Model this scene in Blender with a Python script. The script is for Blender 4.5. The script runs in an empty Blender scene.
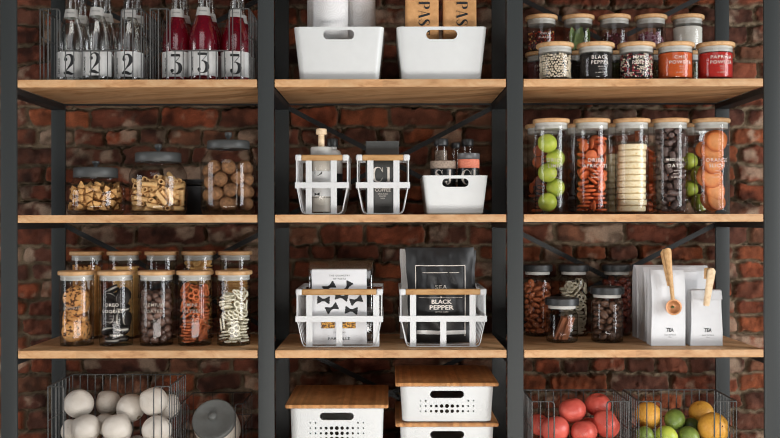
import bpy, bmesh, math, random
import numpy as np
from mathutils import Vector, Matrix, Quaternion, Euler
PI = math.pi
R = random.Random(11)
SC = bpy.context.scene
COL = SC.collection
ZC, D, F = 1.40, 2.40, 960.0            # camera height, camera distance to the rack front, focal length in px
S0, S1, S2, S3, S4 = ZC+.689, ZC+.35, ZC+.01125, ZC-.328, ZC-.65   # shelf tops
def X(px, Y): return (px-390)*Y/F       # a photo column at depth Y (from the camera) to metres
def Z(py, Y): return ZC+(219-py)*Y/F
def lin(c):
    return tuple(((v/255)/12.92 if v/255 <= .04045 else ((v/255+.055)/1.055)**2.4) for v in c)

# ------------------------------------------------------------------ mesh builder
class MB:
    def __init__(s): s.v=[]; s.f=[]; s.m=[]
    def add(s, vs, fs, mi=0, M=None):
        o=len(s.v)
        if M is not None: vs=[tuple(M@Vector(v)) for v in vs]
        s.v+=[tuple(v) for v in vs]; s.f+=[tuple(i+o for i in f) for f in fs]; s.m+=[mi]*len(fs)
        return s
    def box(s, x0,x1,y0,y1,z0,z1, mi=0, M=None):
        vs=[(x,y,z) for z in(z0,z1) for x,y in((x0,y0),(x1,y0),(x1,y1),(x0,y1))]
        return s.add(vs,[(0,3,2,1),(4,5,6,7),(0,1,5,4),(1,2,6,5),(2,3,7,6),(3,0,4,7)],mi,M)
    def lathe(s, prof, n=32, mi=0, M=None, cap0=True, cap1=True):
        vs=[];fs=[]
        for r,z in prof: vs+=[(r*math.cos(2*PI*k/n),r*math.sin(2*PI*k/n),z) for k in range(n)]
        for i in range(len(prof)-1):
            for k in range(n): fs.append((i*n+k,i*n+(k+1)%n,(i+1)*n+(k+1)%n,(i+1)*n+k))
        if cap0: fs.append(tuple(range(n))[::-1])
        if cap1: fs.append(tuple(range((len(prof)-1)*n,len(prof)*n)))
        return s.add(vs,fs,mi,M)
    def tube(s, pts, r, n=6, mi=0, closed=False, M=None):
        P=[Vector(p) for p in pts]; vs=[];fs=[]; N=len(P)
        up=None
        for i in range(N):
            a=P[(i-1)%N] if (closed or i>0) else P[i]; b=P[(i+1)%N] if (closed or i<N-1) else P[i]
            t=(b-a).normalized()
            if up is None:
                up=t.orthogonal().normalized()
            else:
                up=(up-t*up.dot(t)); up=up.normalized() if up.length>1e-6 else t.orthogonal().normalized()
            w=t.cross(up); rr=r[i] if isinstance(r,(list,tuple)) else r
            vs+=[P[i]+(up*math.cos(2*PI*k/n)+w*math.sin(2*PI*k/n))*rr for k in range(n)]
        for i in range(N if closed else N-1):
            j=(i+1)%N
            for k in range(n): fs.append((i*n+k,i*n+(k+1)%n,j*n+(k+1)%n,j*n+k))
        if not closed: fs+= [tuple(range(n))[::-1],tuple(range((N-1)*n,N*n))]
        return s.add(vs,fs,mi,M)
    def loft(s, rings, mi=0, M=None, cap0=True, cap1=True):
        n=len(rings[0]); vs=[p for r in rings for p in r]; fs=[]
        for i in range(len(rings)-1):
            for k in range(n): fs.append((i*n+k,i*n+(k+1)%n,(i+1)*n+(k+1)%n,(i+1)*n+k))
        if cap0: fs.append(tuple(range(n))[::-1])
        if cap1: fs.append(tuple(range((len(rings)-1)*n,len(rings)*n)))
        return s.add(vs,fs,mi,M)
    def ell(s, a,b,c, n=14,m=9, mi=0, M=None, fn=None):
        vs=[(0,0,c)];fs=[]
        for i in range(1,m):
            t=PI*i/m
            for k in range(n):
                p=2*PI*k/n; vs.append((a*math.sin(t)*math.cos(p),b*math.sin(t)*math.sin(p),c*math.cos(t)))
        vs.append((0,0,-c))
        for k in range(n): fs.append((0,1+k,1+(k+1)%n)); fs.append((len(vs)-1,1+(m-2)*n+(k+1)%n,1+(m-2)*n+k))
        for i in range(m-2):
            for k in range(n): fs.append((1+i*n+k,1+(i+1)*n+k,1+(i+1)*n+(k+1)%n,1+i*n+(k+1)%n))
        if fn: vs=[fn(Vector(v)) for v in vs]
        return s.add(vs,fs,mi,M)
    def mesh(s, name, mats, smooth=40, bevel=0, seg=2):
        me=bpy.data.meshes.new(name); me.from_pydata(s.v,[],s.f)
        for m in (mats if isinstance(mats,(list,tuple)) else [mats]): me.materials.append(m)
        me.polygons.foreach_set('material_index',s.m)
        if bevel:
            bm=bmesh.new(); bm.from_mesh(me)
            es=[e for e in bm.edges if len(e.link_faces)==2 and e.calc_face_angle(0)>.6]
            bmesh.ops.bevel(bm,geom=es,offset=bevel,segments=seg,affect='EDGES',profile=.6)
            bm.to_mesh(me); bm.free()
        if smooth:
            me.polygons.foreach_set('use_smooth',[True]*len(me.polygons)); me.set_sharp_from_angle(angle=math.radians(smooth))
        me.update(); return me
    def build(s, name, mats, parent=None, loc=(0,0,0), rot=(0,0,0), **k):
        return put(name, s.mesh(name,mats,**k), parent, loc, rot)
def put(name, me, parent=None, loc=(0,0,0), rot=(0,0,0)):
    o=bpy.data.objects.new(name,me); COL.objects.link(o); o.location=loc; o.rotation_euler=rot
    if parent: o.parent=parent
    return o
def tag(o, label=None, cat=None, group=None, kind=None):
    for k,v in (('label',label),('category',cat),('group',group),('kind',kind)):
        if v: o[k]=v
    return o
def thing(name, label, cat, loc=(0,0,0), rot=(0,0,0), group=None):
    o=bpy.data.objects.new(name,None); COL.objects.link(o); o.location=loc; o.rotation_euler=rot; o.empty_display_size=.02
    return tag(o,label,cat,group)
def rrect(w,d,r,z,n=5,cx=0,cy=0):
    out=[]
    for sx,sy,a0 in((1,1,0),(-1,1,PI/2),(-1,-1,PI),(1,-1,1.5*PI)):
        for i in range(n+1):
            a=a0+PI/2*i/n; out.append((cx+sx*(w/2-r)+r*math.cos(a),cy+sy*(d/2-r)+r*math.sin(a),z))
    return out
def capsule(w,h,n=8):
    r=h/2; L=w/2-r
    return [(L+r*math.sin(PI*i/n),-r*math.cos(PI*i/n)) for i in range(n+1)]+[(-L-r*math.sin(PI*i/n),r*math.cos(PI*i/n)) for i in range(n+1)]
def boolean(me, cutter, mats):
    a=put('tmp_a',me); b=put('tmp_b',cutter)
    md=a.modifiers.new('b','BOOLEAN'); md.object=b; md.operation='DIFFERENCE'; md.solver='EXACT'
    dg=bpy.context.evaluated_depsgraph_get(); dg.update()
    out=bpy.data.meshes.new_from_object(a.evaluated_get(dg))
    bpy.data.objects.remove(a); bpy.data.objects.remove(b)
    out.materials.clear()
    for m in mats: out.materials.append(m)
    out.polygons.foreach_set('use_smooth',[True]*len(out.polygons)); out.set_sharp_from_angle(angle=math.radians(35))
    return out

# ------------------------------------------------------------------ writing
TXT={}
def text2d(t, bold=0, space=1.0):
    k=(t,bold,space)
    if k not in TXT:
        c=bpy.data.curves.new('t','FONT'); c.body=t; c.resolution_u=2; c.offset=bold; c.space_character=space; c.fill_mode='FRONT'
        o=bpy.data.objects.new('t',c); COL.objects.link(o); bpy.context.view_layer.update()
        dg=bpy.context.evaluated_depsgraph_get(); me=bpy.data.meshes.new_from_object(o.evaluated_get(dg))
        vs=[(v.co.x,v.co.y) for v in me.vertices]; fs=[tuple(p.vertices) for p in me.polygons]
        bpy.data.objects.remove(o); bpy.data.meshes.remove(me)
        x0=min(v[0] for v in vs); x1=max(v[0] for v in vs); y0=min(v[1] for v in vs); y1=max(v[1] for v in vs)
        TXT[k]=([(x-(x0+x1)/2,y-(y0+y1)/2) for x,y in vs],fs,x1-x0,y1-y0)
    return TXT[k]
def write(mb, t, fn, cx, cz, h=None, w=None, bold=0, space=1.0, rot=0, mi=0):
    """writes text t centred on (cx,cz); fn maps flat (u,v) to the surface"""
    vs,fs,W,H=text2d(t,bold,space)
    sy=h/H if h else w/W; sx=w/W if w else sy
    c,s=math.cos(rot),math.sin(rot)
    pts=[fn(cx+x*sx*c-y*sy*s, cz+x*sx*s+y*sy*c) for x,y in vs]
    mb.add(pts,fs,mi)
def stroke(mb, pts, fn, ox, oz, sc, rot=0, sub=6, mi=0):
    """a pen stroke of changing width: pts = (x,y,halfwidth), smoothed, mapped through fn"""
    P=[]
    n=len(pts)
    for i in range(n-1):
        p0=pts[max(i-1,0)];p1=pts[i];p2=pts[i+1];p3=pts[min(i+2,n-1)]
        for k in range(sub):
            t=k/sub
            P.append(tuple(.5*((2*p1[j])+(-p0[j]+p2[j])*t+(2*p0[j]-5*p1[j]+4*p2[j]-p3[j])*t*t+(-p0[j]+3*p1[j]-3*p2[j]+p3[j])*t**3) for j in range(3)))
    P.append(pts[-1])
    c,s=math.cos(rot),math.sin(rot); vs=[];fs=[]
    for i,p in enumerate(P):
        a=P[max(i-1,0)];b=P[min(i+1,len(P)-1)]
        tx,ty=b[0]-a[0],b[1]-a[1]; L=math.hypot(tx,ty) or 1; nx,ny=-ty/L,tx/L
        for q in(1,-1):
            x=(p[0]+nx*p[2]*q)*sc; y=(p[1]+ny*p[2]*q)*sc
            vs.append(fn(ox+x*c-y*s,oz+x*s+y*c))
    for i in range(len(P)-1): fs.append((2*i,2*i+1,2*i+3,2*i+2))
    mb.add(vs,fs,mi)
def dot(mb, x,y,r,fn,ox,oz,sc,rot=0,mi=0):
    c,s=math.cos(rot),math.sin(rot); vs=[]
    for k in range(12):
        a=x+r*math.cos(2*PI*k/12); b=y+r*math.sin(2*PI*k/12); a*=sc;b*=sc
        vs.append(fn(ox+a*c-b*s,oz+a*s+b*c))
    mb.add(vs,[tuple(range(12))],mi)
GL={ # strokes of the high-contrast display letters, cap height 1, origin bottom left
'2':([[(.1,.74,.02),(.14,.9,.03),(.28,.985,.03),(.42,.93,.07),(.49,.75,.095),(.42,.52,.07),(.26,.3,.03),(.1,.09,.02),(.06,.02,.015)],[(.06,.05,.05),(.25,.09,.075),(.42,.03,.06),(.52,.06,.02),(.56,.2,.012)]],[(.15,.74,.085)]),
'3':([[(.06,.94,.06),(.3,.94,.065),(.52,.94,.06)],[(.52,.9,.014),(.4,.74,.014),(.26,.58,.014)],[(.24,.585,.014),(.36,.58,.03),(.5,.46,.085),(.53,.28,.1),(.46,.1,.07),(.3,.01,.02),(.14,.05,.018),(.07,.16,.02)]],[(.13,.18,.085)]),
'C':([[(.66,.72,.02),(.56,.92,.02),(.4,.985,.022),(.22,.9,.06),(.1,.66,.1),(.09,.4,.1),(.2,.12,.06),(.4,.015,.022),(.58,.08,.018),(.7,.28,.015)],[(.69,.66,.02),(.69,.98,.012)]],[]),
'l':([[(.14,1.0,.075),(.14,0,.075)],[(0,.985,.015),(.2,.985,.015)],[(0,.015,.015),(.28,.015,.015)]],[]),
'P':([[(.13,1,.1),(.13,0,.1)],[(.28,.98,.015),(.42,.97,.03),(.56,.86,.085),(.56,.64,.085),(.42,.52,.03),(.28,.51,.015)],[(0,.012,.012),(.3,.012,.012)]],[]),
'A':([[(.06,0,.014),(.32,1,.02)],[(.33,1,.09),(.6,0,.1)],[(.16,.3,.014),(.44,.3,.014)],[(-.02,.012,.012),(.18,.012,.012)],[(.44,.012,.012),(.74,.012,.012)]],[]),
'S':([[(.5,.74,.015),(.44,.92,.02),(.28,.985,.025),(.12,.9,.06),(.09,.74,.085),(.24,.58,.1),(.42,.44,.1),(.5,.26,.085),(.42,.08,.05),(.27,.015,.022),(.1,.08,.018),(.04,.3,.012)],[(.52,.7,.012),(.52,.98,.012)]],[]),
'T':([[(.33,1,.1),(.33,0,.1)],[(0,.975,.025),(.66,.975,.025)],[(.02,.95,.02),(0,.72,.008)],[(.64,.95,.02),(.66,.72,.008)]],[]),
'J':([[(.36,1,.08),(.36,.25,.08),(.28,.06,.05),(.14,.02,.02),(.05,.12,.02)]],[(.1,.16,.07)]),
'5':([[(.14,.95,.06),(.5,.95,.05)],[(.13,.98,.015),(.1,.55,.015)],[(.1,.55,.015),(.28,.62,.03),(.46,.5,.08),(.5,.3,.09),(.42,.1,.06),(.25,.01,.02),(.08,.08,.02)]],[(.1,.15,.07)]),
}
def glyph(mb, ch, fn, ox, oz, sc, rot=0, mi=0):
    st,ds=GL[ch]
    for s in st: stroke(mb,s,fn,ox,oz,sc,rot,mi=mi)
    for d in ds: dot(mb,d[0],d[1],d[2],fn,ox,oz,sc,rot,mi)
def cyl(r, turn=0):                      # flat (u,v) onto the camera side of a cylinder about z
    return lambda u,v:(r*math.sin(u/r+turn),-r*math.cos(u/r+turn),v)
def flat(y): return lambda u,v:(u,y,v)

# ------------------------------------------------------------------ materials
def nt(name):
    m=bpy.data.materials.new(name); m.use_nodes=True; t=m.node_tree; t.nodes.clear()
    return m,t,t.nodes.new('ShaderNodeOutputMaterial')
def N(t,typ,**k):
    n=t.nodes.new(typ)
    for a,b in k.items():
        if a.startswith('i_'): n.inputs[a[2:].replace('_',' ')].default_value=b
        else: setattr(n,a,b)
    return n
def mix(t,fac,a,b,mode='MIX'):
    n=t.nodes.new('ShaderNodeMix'); n.data_type='RGBA'; n.blend_type=mode
    for sock,val in ((n.inputs[0],fac),(n.inputs[6],a),(n.inputs[7],b)):
        if hasattr(val,'is_linked') or hasattr(val,'links'): t.links.new(val,sock)
        elif isinstance(val,(int,float)): sock.default_value=val
        else: sock.default_value=(*val,1)
    return n.outputs[2]
def ramp(t,src,stops):
    n=t.nodes.new('ShaderNodeValToRGB'); e=n.color_ramp.elements
    while len(e)<len(stops): e.new(.5)
    for k,(p,c) in enumerate(stops):
        e[k].position=p; e[k].color=(*c,1) if len(c)==3 else c
    t.links.new(src,n.inputs[0]); return n.outputs[0]
def obco(t,scale=(1,1,1),rot=(0,0,0),kind='Object'):
    c=t.nodes.new('ShaderNodeTexCoord'); m=t.nodes.new('ShaderNodeMapping'); m.inputs['Scale'].default_value=scale; m.inputs['Rotation'].default_value=rot
    t.links.new(c.outputs[kind],m.inputs[0]); return m.outputs[0]
def noise(t,vec,scale,detail=3,rough=.55,dist=0):
    n=N(t,'ShaderNodeTexNoise'); n.inputs['Scale'].default_value=scale; n.inputs['Detail'].default_value=detail; n.inputs['Roughness'].default_value=rough; n.inputs['Distortion'].default_value=dist
    t.links.new(vec,n.inputs['Vector']); return n.outputs[0]
def finish(t,out,col,rough=.5,metal=0,spec=.5,bump=None,bd=.002,bs=.5,sss=0,trans=0,coat=0):
    b=N(t,'ShaderNodeBsdfPrincipled')
    if hasattr(col,'links'): t.links.new(col,b.inputs['Base Color'])
    else: b.inputs['Base Color'].default_value=(*col,1)
    b.inputs['Roughness'].default_value=rough; b.inputs['Metallic'].default_value=metal; b.inputs['Specular IOR Level'].default_value=spec
    b.inputs['Coat Weight'].default_value=coat
    if sss: b.inputs['Subsurface Weight'].default_value=sss; b.inputs['Subsurface Radius'].default_value=(.01,.006,.003); b.inputs['Subsurface Scale'].default_value=.5
    if bump is not None:
        n=N(t,'ShaderNodeBump'); n.inputs['Distance'].default_value=bd; n.inputs['Strength'].default_value=bs
        t.links.new(bump,n.inputs['Height']); t.links.new(n.outputs[0],b.inputs['Normal'])
    t.links.new(b.outputs[0],out.inputs[0]); return b
def M(name, c, rough=.5, metal=0, spec=.5, var=.12, sc=60, c2=None, bump=0, coat=0, rnd=0, stretch=(1,1,1)):
    """plain surface with a procedural mottling from c towards c2"""
    m,t,o=nt(name); v=obco(t,stretch)
    n=noise(t,v,sc,4)
    a=lin(c); b=lin(c2) if c2 else tuple(x*(1-var*2) for x in a)
    col=ramp(t,n,[(.3,b),(.7,a)])
    if rnd:
        i=N(t,'ShaderNodeObjectInfo'); h=N(t,'ShaderNodeHueSaturation'); mr=N(t,'ShaderNodeMapRange'); mr.inputs[3].default_value=1-rnd; mr.inputs[4].default_value=1+rnd
        t.links.new(i.outputs['Random'],mr.inputs[0]); t.links.new(mr.outputs[0],h.inputs['Value']); t.links.new(col,h.inputs['Color']); col=h.outputs[0]
    finish(t,o,col,rough,metal,spec,n if bump else None,bump,.6,coat=coat); return m
def glass(name, tint=(.95,.955,.95), base=.035, edge=.55, power=3.2, rough=.085):
    m,t,o=nt(name)
    lw=N(t,'ShaderNodeLayerWeight'); lw.inputs[0].default_value=.5
    p=N(t,'ShaderNodeMath',operation='POWER'); p.inputs[1].default_value=power; t.links.new(lw.outputs['Facing'],p.inputs[0])
    q=N(t,'ShaderNodeMath',operation='MULTIPLY_ADD'); q.inputs[1].default_value=edge; q.inputs[2].default_value=base; t.links.new(p.outputs[0],q.inputs[0])
    wob=noise(t,obco(t),28,1); bp=N(t,'ShaderNodeBump'); bp.inputs['Distance'].default_value=.0003; bp.inputs['Strength'].default_value=.06; t.links.new(wob,bp.inputs['Height'])
    e2=N(t,'ShaderNodeMath',operation='POWER'); e2.inputs[1].default_value=2.6; t.links.new(lw.outputs['Facing'],e2.inputs[0])
    tr=N(t,'ShaderNodeBsdfTransparent'); t.links.new(ramp(t,e2.outputs[0],[(0,tint),(1,tuple(x*.6 for x in tint))]),tr.inputs[0])
    g=N(t,'ShaderNodeBsdfGlossy'); g.inputs['Roughness'].default_value=rough; g.inputs['Color'].default_value=(.95,.95,.95,1); t.links.new(bp.outputs[0],g.inputs['Normal'])
    x=N(t,'ShaderNodeMixShader'); t.links.new(q.outputs[0],x.inputs[0]); t.links.new(tr.outputs[0],x.inputs[1]); t.links.new(g.outputs[0],x.inputs[2])
    t.links.new(x.outputs[0],o.inputs[0]); return m
def liquid(name, tint, col, f=.5):
    m,t,o=nt(name)
    v=noise(t,obco(t),20,2); c=ramp(t,v,[(.3,tuple(x*.8 for x in lin(col))),(.7,lin(col))])
    tr=N(t,'ShaderNodeBsdfTransparent'); tr.inputs[0].default_value=(*tint,1)
    d=N(t,'ShaderNodeBsdfDiffuse'); t.links.new(c,d.inputs[0])
    x=N(t,'ShaderNodeMixShader'); x.inputs[0].default_value=f; t.links.new(tr.outputs[0],x.inputs[1]); t.links.new(d.outputs[0],x.inputs[2]); t.links.new(x.outputs[0],o.inputs[0]); return m
def wood(name, c1, c2, c3, rot=0, gs=1.0, rough=.5, strip=0, spec=.35):
    """grain along local x (turned by rot); strip = width of glued strips"""
    m,t,o=nt(name)
    v=obco(t,(1,1,1),(0,0,rot))
    mp=N(t,'ShaderNodeMapping'); mp.inputs['Scale'].default_value=(3*gs,45*gs,45*gs); t.links.new(v,mp.inputs[0])
    wv=noise(t,v,5*gs,2)
    ad=N(t,'ShaderNodeVectorMath',operation='MULTIPLY_ADD'); ad.inputs[1].default_value=(0,6,6); 
    cv=N(t,'ShaderNodeCombineXYZ'); t.links.new(wv,cv.inputs[1]); t.links.new(wv,cv.inputs[2]); t.links.new(cv.outputs[0],ad.inputs[0]); t.links.new(mp.outputs[0],ad.inputs[2])
    g=noise(t,ad.outputs[0],1.0,5,.6)
    col=ramp(t,g,[(.3,lin(c3)),(.48,lin(c1)),(.7,lin(c2))])
    if strip:
        sx=N(t,'ShaderNodeSeparateXYZ'); t.links.new(v,sx.inputs[0])
        dv=N(t,'ShaderNodeMath',operation='DIVIDE'); dv.inputs[1].default_value=strip; t.links.new(sx.outputs[1],dv.inputs[0])
        fl=N(t,'ShaderNodeMath',operation='FLOOR'); t.links.new(dv.outputs[0],fl.inputs[0])
        wn=N(t,'ShaderNodeTexWhiteNoise',noise_dimensions='1D'); t.links.new(fl.outputs[0],wn.inputs['W'])
        r=ramp(t,wn.outputs[0],[(0,(.66,.66,.66)),(1,(1.0,1.0,1.0))])
        col=mix(t,1,col,r,'MULTIPLY')
    big=ramp(t,noise(t,v,3,2),[(.3,(.72,.7,.68)),(.65,(1,1,1))]); col=mix(t,1,col,big,'MULTIPLY')
    finish(t,o,col,rough,0,spec,g,.0008,.3); return m
MT={}
MT['steel']=M('charcoal_powder_coat',(48,51,51),.5,.0,.3,.06,900)
MT['brace']=M('black_painted_bar',(27,28,29),.5,0,.4,.1,300)
MT['board']=wood('oiled_oak_board',(222,172,122),(238,196,148),(184,130,84),rot=.42,gs=1,strip=.055)
MT['bamboo']=wood('bamboo_lid',(220,176,126),(236,198,152),(194,146,98),rot=0,gs=1.6,strip=.006)
MT['bamboo_board']=wood('bamboo_board',(206,146,90),(222,166,108),(178,120,70),rot=PI/2,gs=1.5,strip=.0075,rough=.42)
MT['bamboo_handle']=wood('bamboo_handle',(214,164,104),(228,182,124),(190,138,84),rot=0,gs=2,strip=.004)
MT['spoon']=wood('pale_spoon_wood',(228,202,166),(238,216,184),(206,174,134),rot=PI/2,gs=2)
MT['glass']=glass('clear_jar_glass',base=.028,edge=.42,power=3.6)
MT['bottle_glass']=glass('clear_bottle_glass',(.84,.845,.83),.085,.42,2.4,.16)
MT['seal']=M('silicone_seal',(182,180,174),.45,0,.5,.05,80)
MT['white_plastic']=M('white_plastic',(206,208,207),.42,0,.45,.02,40)
MT['white_metal']=M('white_powder_coat',(208,209,209),.4,0,.5,.03,300)
MT['dark_lid']=M('slate_grey_lid',(64,66,66),.48,0,.45,.07,120)
MT['black_lid']=M('black_lid',(36,38,39),.42,0,.5,.1,150)
MT['wire']=M('dark_steel_wire',(80,80,78),.42,.3,.5,.15,300)
MT['thin_wire']=M('black_wire',(34,32,31),.45,.2,.5,.15,300)
MT['ink']=M('black_ink',(34,34,36),.6,0,.3,.1,200)
MT['faint']=M('faint_print',(168,158,146),.6,0,.3,.05,200)
MT['lettering']=M('white_print',(222,214,204),.55,0,.3,.05,200)
MT['label']=M('white_paper_label',(198,198,196),.7,0,.2,.04,120)
MT['neck_paper']=M('grey_neck_label',(172,171,167),.7,0,.2,.05,120)
MT['paper']=M('matt_white_paper',(212,213,215),.6,0,.3,.03,35,bump=.0006)
MT['kraft']=M('kraft_paper',(206,158,108),.75,0,.2,.08,60,c2=(184,136,88))
MT['black_bag']=M('coffee_bag_black',(64,64,62),.5,0,.45,.1,40,bump=.001)
MT['foil']=M('black_foil_bag',(34,34,35),.42,0,.32,.15,30,bump=.0012)
MT['silver']=M('silver_print',(206,206,204),.35,.3,.5,.1,60)
MT['cream']=M('cream_lotion',(204,196,184),.5,0,.4,.04,20)
MT['beige']=M('beige_salt',(170,152,136),.7,0,.3,.15,200,c2=(128,112,100))
MT['pink']=M('pink_salt',(226,140,112),.6,0,.4,.2,260,c2=(196,104,80))
MT['black_jar']=M('dark_jar_body',(28,28,30),.25,0,.5,.1,60)
MT['smoke']=M('smoke_grey_cap',(92,92,94),.35,0,.5,.1,60)

def spots(name, c, cs, sc, th, rough=.7, c2=None, bump=.0006):
    m,t,o=nt(name); v=obco(t)
    i=N(t,'ShaderNodeObjectInfo'); ad=N(t,'ShaderNodeVectorMath',operation='ADD'); cm=N(t,'ShaderNodeCombineXYZ'); t.links.new(i.outputs['Random'],cm.inputs[0]); t.links.new(cm.outputs[0],ad.inputs[0]); t.links.new(v,ad.inputs[1]); v=ad.outputs[0]
    n=noise(t,v,sc,3); n2=noise(t,v,sc*.3,2)
    base=ramp(t,n2,[(.3,lin(c2 or c)),(.7,lin(c))])
    f=ramp(t,n,[(th-.03,(0,0,0)),(th+.03,(1,1,1))])
    col=mix(t,f,base,lin(cs)); finish(t,o,col,rough,0,.3,n,bump,.6); return m
MT['cookie']=spots('baked_cookie',(214,160,100),(84,48,26),115,.575,.75,(188,128,70),.0015)
MT['wafer']=M('dark_cocoa_wafer',(46,40,38),.7,0,.3,.15,400,bump=.0006,rnd=.2)
MT['creme']=M('white_creme',(178,172,162),.6,0,.3,.04,80)
MT['coated']=M('coated_almond',(112,84,72),.42,0,.5,.2,60,rnd=.25)
MT['pretzel']=M('baked_pretzel',(208,116,70),.55,0,.3,.2,120,c2=(168,86,48),rnd=.15)
MT['white_pretzel']=M('white_coated_pretzel',(244,238,218),.5,0,.4,.06,90,c2=(222,214,188),rnd=.08)
MT['crouton']=M('toasted_crisp',(226,178,116),.7,0,.3,.15,120,c2=(188,136,80),rnd=.18,bump=.001)
MT['penne']=M('durum_pasta',(228,188,132),.5,0,.4,.08,90,c2=(206,160,104),rnd=.08)
MT['walnut']=M('walnut_shell',(156,114,78),.65,0,.3,.2,110,c2=(104,70,46),rnd=.15,bump=.002)
MT['rice']=spots('puffed_rice_cake',(240,226,192),(214,180,120),260,.6,.8,(234,216,178),.0025)
MT['date']=M('dried_date',(104,82,76),.5,0,.45,.25,220,c2=(62,46,42),rnd=.25,bump=.0012)
MT['apricot']=M('dried_apricot',(214,112,64),.5,0,.4,.2,70,c2=(182,82,42),rnd=.18,bump=.001)
def slice_mat():
    m,t,o=nt('dried_orange_slice'); v=obco(t,(1,1,0)); ln=N(t,'ShaderNodeVectorMath',operation='LENGTH'); t.links.new(v,ln.inputs[0])
    mr=N(t,'ShaderNodeMath',operation='MULTIPLY'); mr.inputs[1].default_value=1/.0268; t.links.new(ln.outputs[1],mr.inputs[0])
    c=ramp(t,mr.outputs[0],[(.1,lin((238,166,110))),(.7,lin((230,146,86))),(.88,lin((214,120,62))),(1,lin((188,92,42)))])
    n=noise(t,obco(t),120,3); c=mix(t,1,c,ramp(t,n,[(.3,(.82,.8,.78)),(.7,(1,1,1))]),'MULTIPLY'); finish(t,o,c,.5,0,.3,n,.0008,.6); return m
MT['orange_slice']=slice_mat()
MT['almond']=M('almond_skin',(188,112,72),.55,0,.35,.2,160,c2=(140,72,42),rnd=.18,stretch=(.3,1,1))
MT['pecan']=M('pecan_half',(104,74,56),.5,0,.4,.3,160,c2=(58,38,30),rnd=.2,stretch=(.4,1,1))
MT['cinnamon']=M('cinnamon_bark',(158,98,64),.65,0,.3,.2,80,c2=(108,60,38),stretch=(1,1,.2),bump=.0008)
MT['stick']=M('bread_stick',(212,160,96),.65,0,.3,.15,120,c2=(176,120,62),rnd=.1)
MT['cracker']=M('cracker',(226,184,120),.7,0,.3,.12,150,c2=(200,150,86),rnd=.1,bump=.0008)
MT['berry']=M('dried_berry',(128,56,40),.5,0,.4,.2,120,c2=(78,34,26),rnd=.2)
MT['lime']=M('lime_peel',(184,190,74),.42,0,.4,.2,38,c2=(140,158,54),rnd=.12,bump=.0006)
MT['lime_dark']=M('green_lime_peel',(92,108,50),.42,0,.4,.2,38,c2=(62,80,38),rnd=.1,bump=.0006)
MT['orange']=M('orange_peel',(226,170,72),.45,0,.4,.12,200,c2=(208,146,52),bump=.0009)
MT['tomato']=M('tomato_skin',(218,104,88),.38,0,.4,.15,22,c2=(190,76,66),rnd=.06)
MT['tomato_stem']=M('tomato_scar',(90,48,36),.8,0,.2,.2,90)
MT['onion']=M('white_onion_skin',(208,201,191),.42,0,.45,.07,24,c2=(184,176,165),stretch=(1,1,.25),rnd=.05)
MT['leaf']=M('bay_leaf',(142,160,104),.6,0,.3,.25,60,c2=(96,118,68))
MT['salt']=M('white_salt',(226,222,212),.85,0,.2,.05,600)
MT['chili_powder']=M('chili_powder',(200,96,50),.9,0,.1,.1,500,c2=(172,70,34),bump=.0008)
MT['paprika_powder']=M('paprika_powder',(184,54,46),.9,0,.1,.1,500,c2=(152,36,34),bump=.0008)
MT['cinnamon_powder']=M('ground_cinnamon',(116,66,62),.9,0,.1,.12,500,c2=(84,42,44),bump=.0008)
MT['herb']=M('dried_herb',(94,98,62),.9,0,.1,.3,380,c2=(46,52,32),bump=.002)
MT['seed']=M('brown_seed',(150,128,92),.8,0,.2,.3,380,c2=(80,66,46),bump=.002)
MT['dark_tea']=M('dark_loose_tea',(52,44,38),.9,0,.1,.3,380,c2=(24,20,18),bump=.002)
MT['pep_white']=M('white_peppercorn',(232,220,200),.6,0,.3,.15,300,c2=(196,178,150))
MT['pep_black']=M('black_peppercorn',(58,52,50),.7,0,.3,.25,400,c2=(28,25,24))
MT['pep_red']=M('pink_peppercorn',(168,42,58),.5,0,.4,.2,300)
MT['flake_red']=M('chili_flake',(186,64,36),.7,0,.3,.2,300)
MT['flake_dark']=M('dark_red_flake',(86,34,30),.7,0,.3,.2,300)
MT['flake_yellow']=M('chili_seed',(222,176,110),.7,0,.3,.1,300)
MT['petal']=M('dried_petal',(128,52,74),.7,0,.3,.2,200)
MT['petal_pale']=M('pale_dried_shallot',(186,150,160),.7,0,.3,.15,200,c2=(140,104,122))
MT['pink_drink']=liquid('pink_lemonade',(.62,.04,.11),(190,24,62),.30)
MT['tipped_lid']=M('brightened_grey_lid',(100,102,100),.5,0,.4,.06,120)  # lid grey lightened in colour to make up for weak light on the tipped jar
MT['tin']=M('black_tin',(26,25,25),.35,0,.5,.1,60)
MT['clear_film']=glass('clear_plastic_film',(.82,.82,.82),.15,.45,2.5,.12)
# ------------------------------------------------------------------ the setting: rough brick wall and floor
def vnoise(x,y,seed):
    xi=np.floor(x).astype(np.int64); yi=np.floor(y).astype(np.int64); fx=x-xi; fy=y-yi
    fx=fx*fx*(3-2*fx); fy=fy*fy*(3-2*fy)
    def h(a,b):
        n=(a*374761393+b*668265263+seed*1442695)&0xffffffff
        n=((n^(n>>13))*1274126177)&0xffffffff
        return ((n^(n>>16))&0xffff)/65535.0
    return (h(xi,yi)*(1-fx)+h(xi+1,yi)*fx)*(1-fy)+(h(xi,yi+1)*(1-fx)+h(xi+1,yi+1)*fx)*fy
def fbm(x,y,seed,o=4):
    s=0;a=.5
    for k in range(o): s=s+a*vnoise(x*2**k,y*2**k,seed+k); a*=.5
    return s/(1-.5**o)
WY=2.80
rows_px=[-50,-31,-12,6.5,25,44,61,81,94,107,127.5,145.5,165.5,184,202,224,245,262,280,299,316,335,357,374,393,411.5,432,450]
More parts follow.
